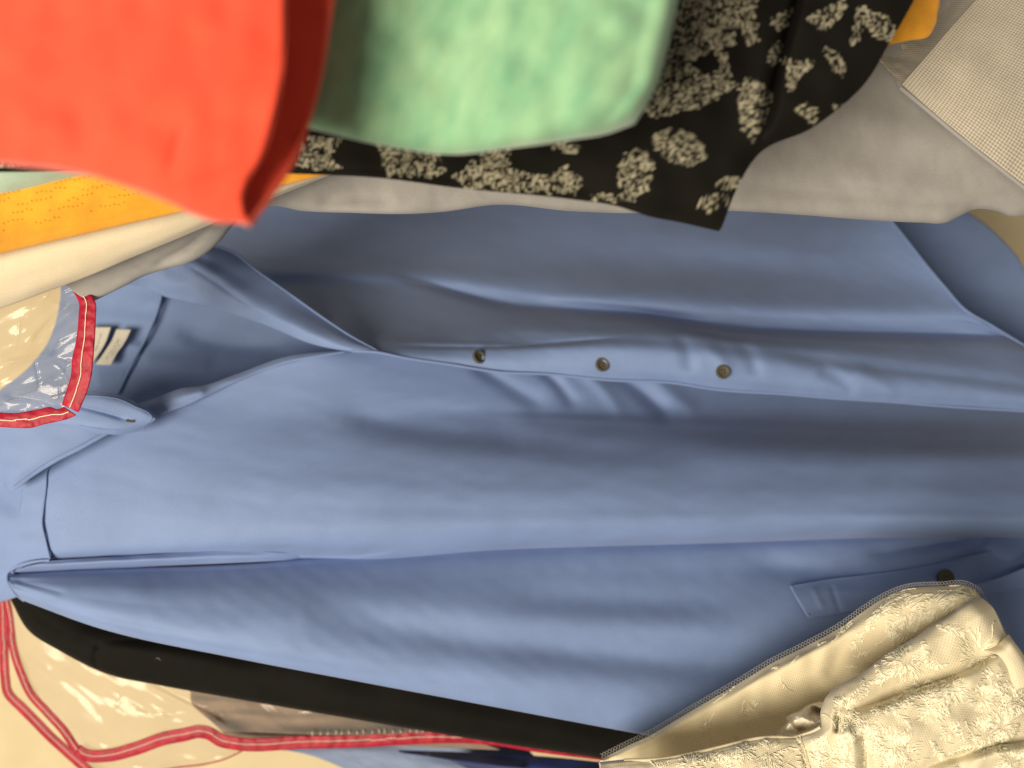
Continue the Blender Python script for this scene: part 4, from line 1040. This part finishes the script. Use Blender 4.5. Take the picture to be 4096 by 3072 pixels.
# embroidery: thousands of raised silk stitches in blossoms, fern leaves and vines
def embroider(g, spots, sd, name):
    r = np.random.default_rng(sd)
    A, B = [], []       # start and end, in index space
    H, I, J = [], None, None
    segs = []
    def put(i, j, a0, b0, a1, b1, h):
        segs.append((i, j, a0, b0, a1, b1, h))
    n, m = g.U.shape
    for (u, v, kind, size, rot) in spots:
        k = np.argmin((g.U - u) ** 2 + (g.V - v) ** 2); i, j = divmod(k, m)
        s = size * 1e-3
        if kind == 'blossom':
            np_ = r.integers(5, 7)
            for p in range(np_):
                th = rot + 2 * math.pi * p / np_ + r.normal(0, .12)
                cx, cy = math.cos(th), math.sin(th)
                for q in range(int(26 * size / 8)):
                    rr = s * r.uniform(.25, 1.0); side = r.normal(0, .34) * rr * .8
                    a0, b0 = cx * rr - cy * side, cy * rr + cx * side
                    dth = th + side / (rr + 1e-6) * .8 + r.normal(0, .25); L = s * r.uniform(.2, .38)
                    put(i, j, a0, b0, a0 + math.cos(dth) * L, b0 + math.sin(dth) * L, r.uniform(.3, 1.0))
        elif kind == 'fern':
            cx, cy = math.cos(rot), math.sin(rot); bend = r.normal(0, .5)
            for q in range(int(40 * size / 8)):
                t = r.uniform(-1, 1); c = bend * t * t * .35
                ax, ay = (t * cx - c * cy) * s, (t * cy + c * cx) * s
                sd_ = r.choice([-1, 1]); L = s * .5 * (1 - .6 * abs(t)) * r.uniform(.6, 1.1)
                dth = rot + sd_ * r.uniform(.7, 1.1)
                put(i, j, ax, ay, ax + math.cos(dth) * L, ay + math.sin(dth) * L, r.uniform(.3, 1.0))
        else:           # vine: chain stitches along a wandering line
            x = y = 0.0; th = rot
            for q in range(int(size * 2.2)):
                L = .0011; th += r.normal(0, .28)
                x2, y2 = x + math.cos(th) * L, y + math.sin(th) * L
                put(i, j, x, y, x2, y2, .35)
                if r.random() < .10: put(i, j, x, y, x + math.cos(th + 1) * .0022, y + math.sin(th + 1) * .0022, .4)
                x, y = x2, y2
    S = np.array(segs, float)
    tt = np.array([0, .33, .67, 1.0])
    ii = S[:, 0].astype(int); jj = S[:, 1].astype(int)
    lu = g.lu[ii, jj]; lv = g.lv[ii, jj]
    a = S[:, 2:3] + (S[:, 4:5] - S[:, 2:3]) * tt; b = S[:, 3:4] + (S[:, 5:6] - S[:, 3:4]) * tt
    J = jj[:, None] + a / lu[:, None]; I = ii[:, None] + b / lv[:, None]
    P = g.sample(g.P, I, J); NN = g.sample(g.N, I, J)
    lift = (0.00022 + 0.00042 * S[:, 6:7] * np.sin(math.pi * np.clip(tt, .0, 1)))[..., None]
    P = P + NN * lift
    ok = (I.min(1) > 1) & (I.max(1) < n - 2) & (J.min(1) > 1) & (J.max(1) < m - 2)
    o = tubes(name, list(P[ok]), 0.00027, M_emb, broc, 4); o["kind"] = "stuff"
R2 = random.Random(12)
spots = []
for q in range(150):
    u = R2.uniform(625, 1030); v = R2.uniform(600, 775)
    spots.append((u, v, R2.choice(['blossom', 'fern', 'fern', 'vine', 'blossom']), R2.uniform(4.5, 9), R2.uniform(0, 6.28)))
fs = []
for s in spots:
    u, v = s[0], s[1]
    top = np.interp(u, [624, 705, 760, 800, 822, 841, 886, 917, 968, 1000], [763, 754, 742, 740, 735, 695, 668, 650, 615, 640])
    if v > top + 2: fs.append(s)
for u, v, k, z, ro in [(905,660,'blossom',9,.3),(925,650,'fern',8,1.9),(880,675,'fern',7,2.2),(935,685,'fern',6,.5),(900,715,'fern',9,1.4),(930,705,'blossom',8,.2),(945,700,'fern',8,2.0),(870,735,'blossom',8,.9),(900,750,'blossom',10,.4),(885,765,'fern',9,2.6),(985,735,'blossom',9,.1),(965,720,'vine',9,2),(945,735,'vine',9,1.6),(990,690,'fern',8,.8),(1005,700,'fern',8,1.5),(1012,760,'blossom',9,.7),(660,765,'fern',6,0),(690,764,'blossom',6,0),(720,757,'fern',7,.4),(745,752,'blossom',6,1),(770,752,'blossom',7,.3),(815,760,'fern',5,1.2),(850,725,'blossom',6,.2),(842,700,'fern',5,.4),(860,690,'fern',6,-.4)]:
    fs.append((u, v, k, z, ro))
embroider(g_bf, fs, 21, "embroidery")
bs = []
for u, v, k, z, ro in [(735,684,'fern',6,-.5),(728,692,'vine',5,2.2),(745,700,'vine',7,2.4),(752,706,'blossom',4,.2),(775,668,'fern',4,.6),(780,676,'vine',6,1.2),(715,712,'vine',6,2.6),(706,722,'vine',3,1.4),(640,742,'vine',5,-.3),(735,738,'fern',3,1.2),
    (846,628,'blossom',5,.2),(858,640,'blossom',5,.7),(868,625,'fern',7,1.0),(880,612,'blossom',8,.2),(895,600,'fern',9,-.3),(905,612,'blossom',9,.6),(920,596,'fern',9,.1),(935,605,'blossom',9,.3),(950,592,'fern',9,.2),(960,600,'blossom',7,.3),(890,630,'fern',8,1.2),(905,632,'blossom',8,1.0),(860,655,'fern',7,.4),(850,668,'fern',6,.6),(875,645,'vine',8,.3),(925,615,'fern',8,.9),(972,590,'fern',7,.8),(985,610,'fern',6,1.1),(945,585,'fern',6,.0),(915,588,'fern',6,-.2),(840,634,'vine',4,1.3),(820,645,'fern',4,.4),(800,655,'vine',4,1.7),(898,590,'blossom',6,.4),(965,585,'blossom',6,.4),(995,620,'vine',6,1.2)]:
    bs.append((u, v, k, z, ro))
embroider(g_bl, bs, 23, "embroidery")

# satin bow tucked in the opening
cloth("satin_bow", [
 [(776,738,.470),(784,737,.468),(796,737,.467),(812,733,.466),(830,726,.466)],
 [(778,733,.472),(787,731,.462),(798,733,.464),(812,729,.462),(830,722,.462)],
 [(784,725,.476),(790,724,.458),(800,729,.468),(812,725,.459),(830,718,.460)],
 [(787,724,.480),(791,718,.470),(802,719,.456),(816,722,.455),(832,716,.456)],
 [(786,718,.484),(792,714,.474),(804,714.5,.460),(816,717,.462),(834,713,.460)],
 [(796,714,.486),(802,712,.480),(812,706,.474),(818,710,.478),(836,708,.468)],
 [(806,706,.49),(811,704,.482),(816,704,.474),(822,707,.468),(838,702,.466)],
 [(814,703,.49),(818,702,.484),(822,702,.478),(828,704,.474),(840,698,.474)]], 90, 110, M_satin, broc, (), wr=lambda U, V: .0004 * soft_noise(U, V, 171, 7), thick=.0008)
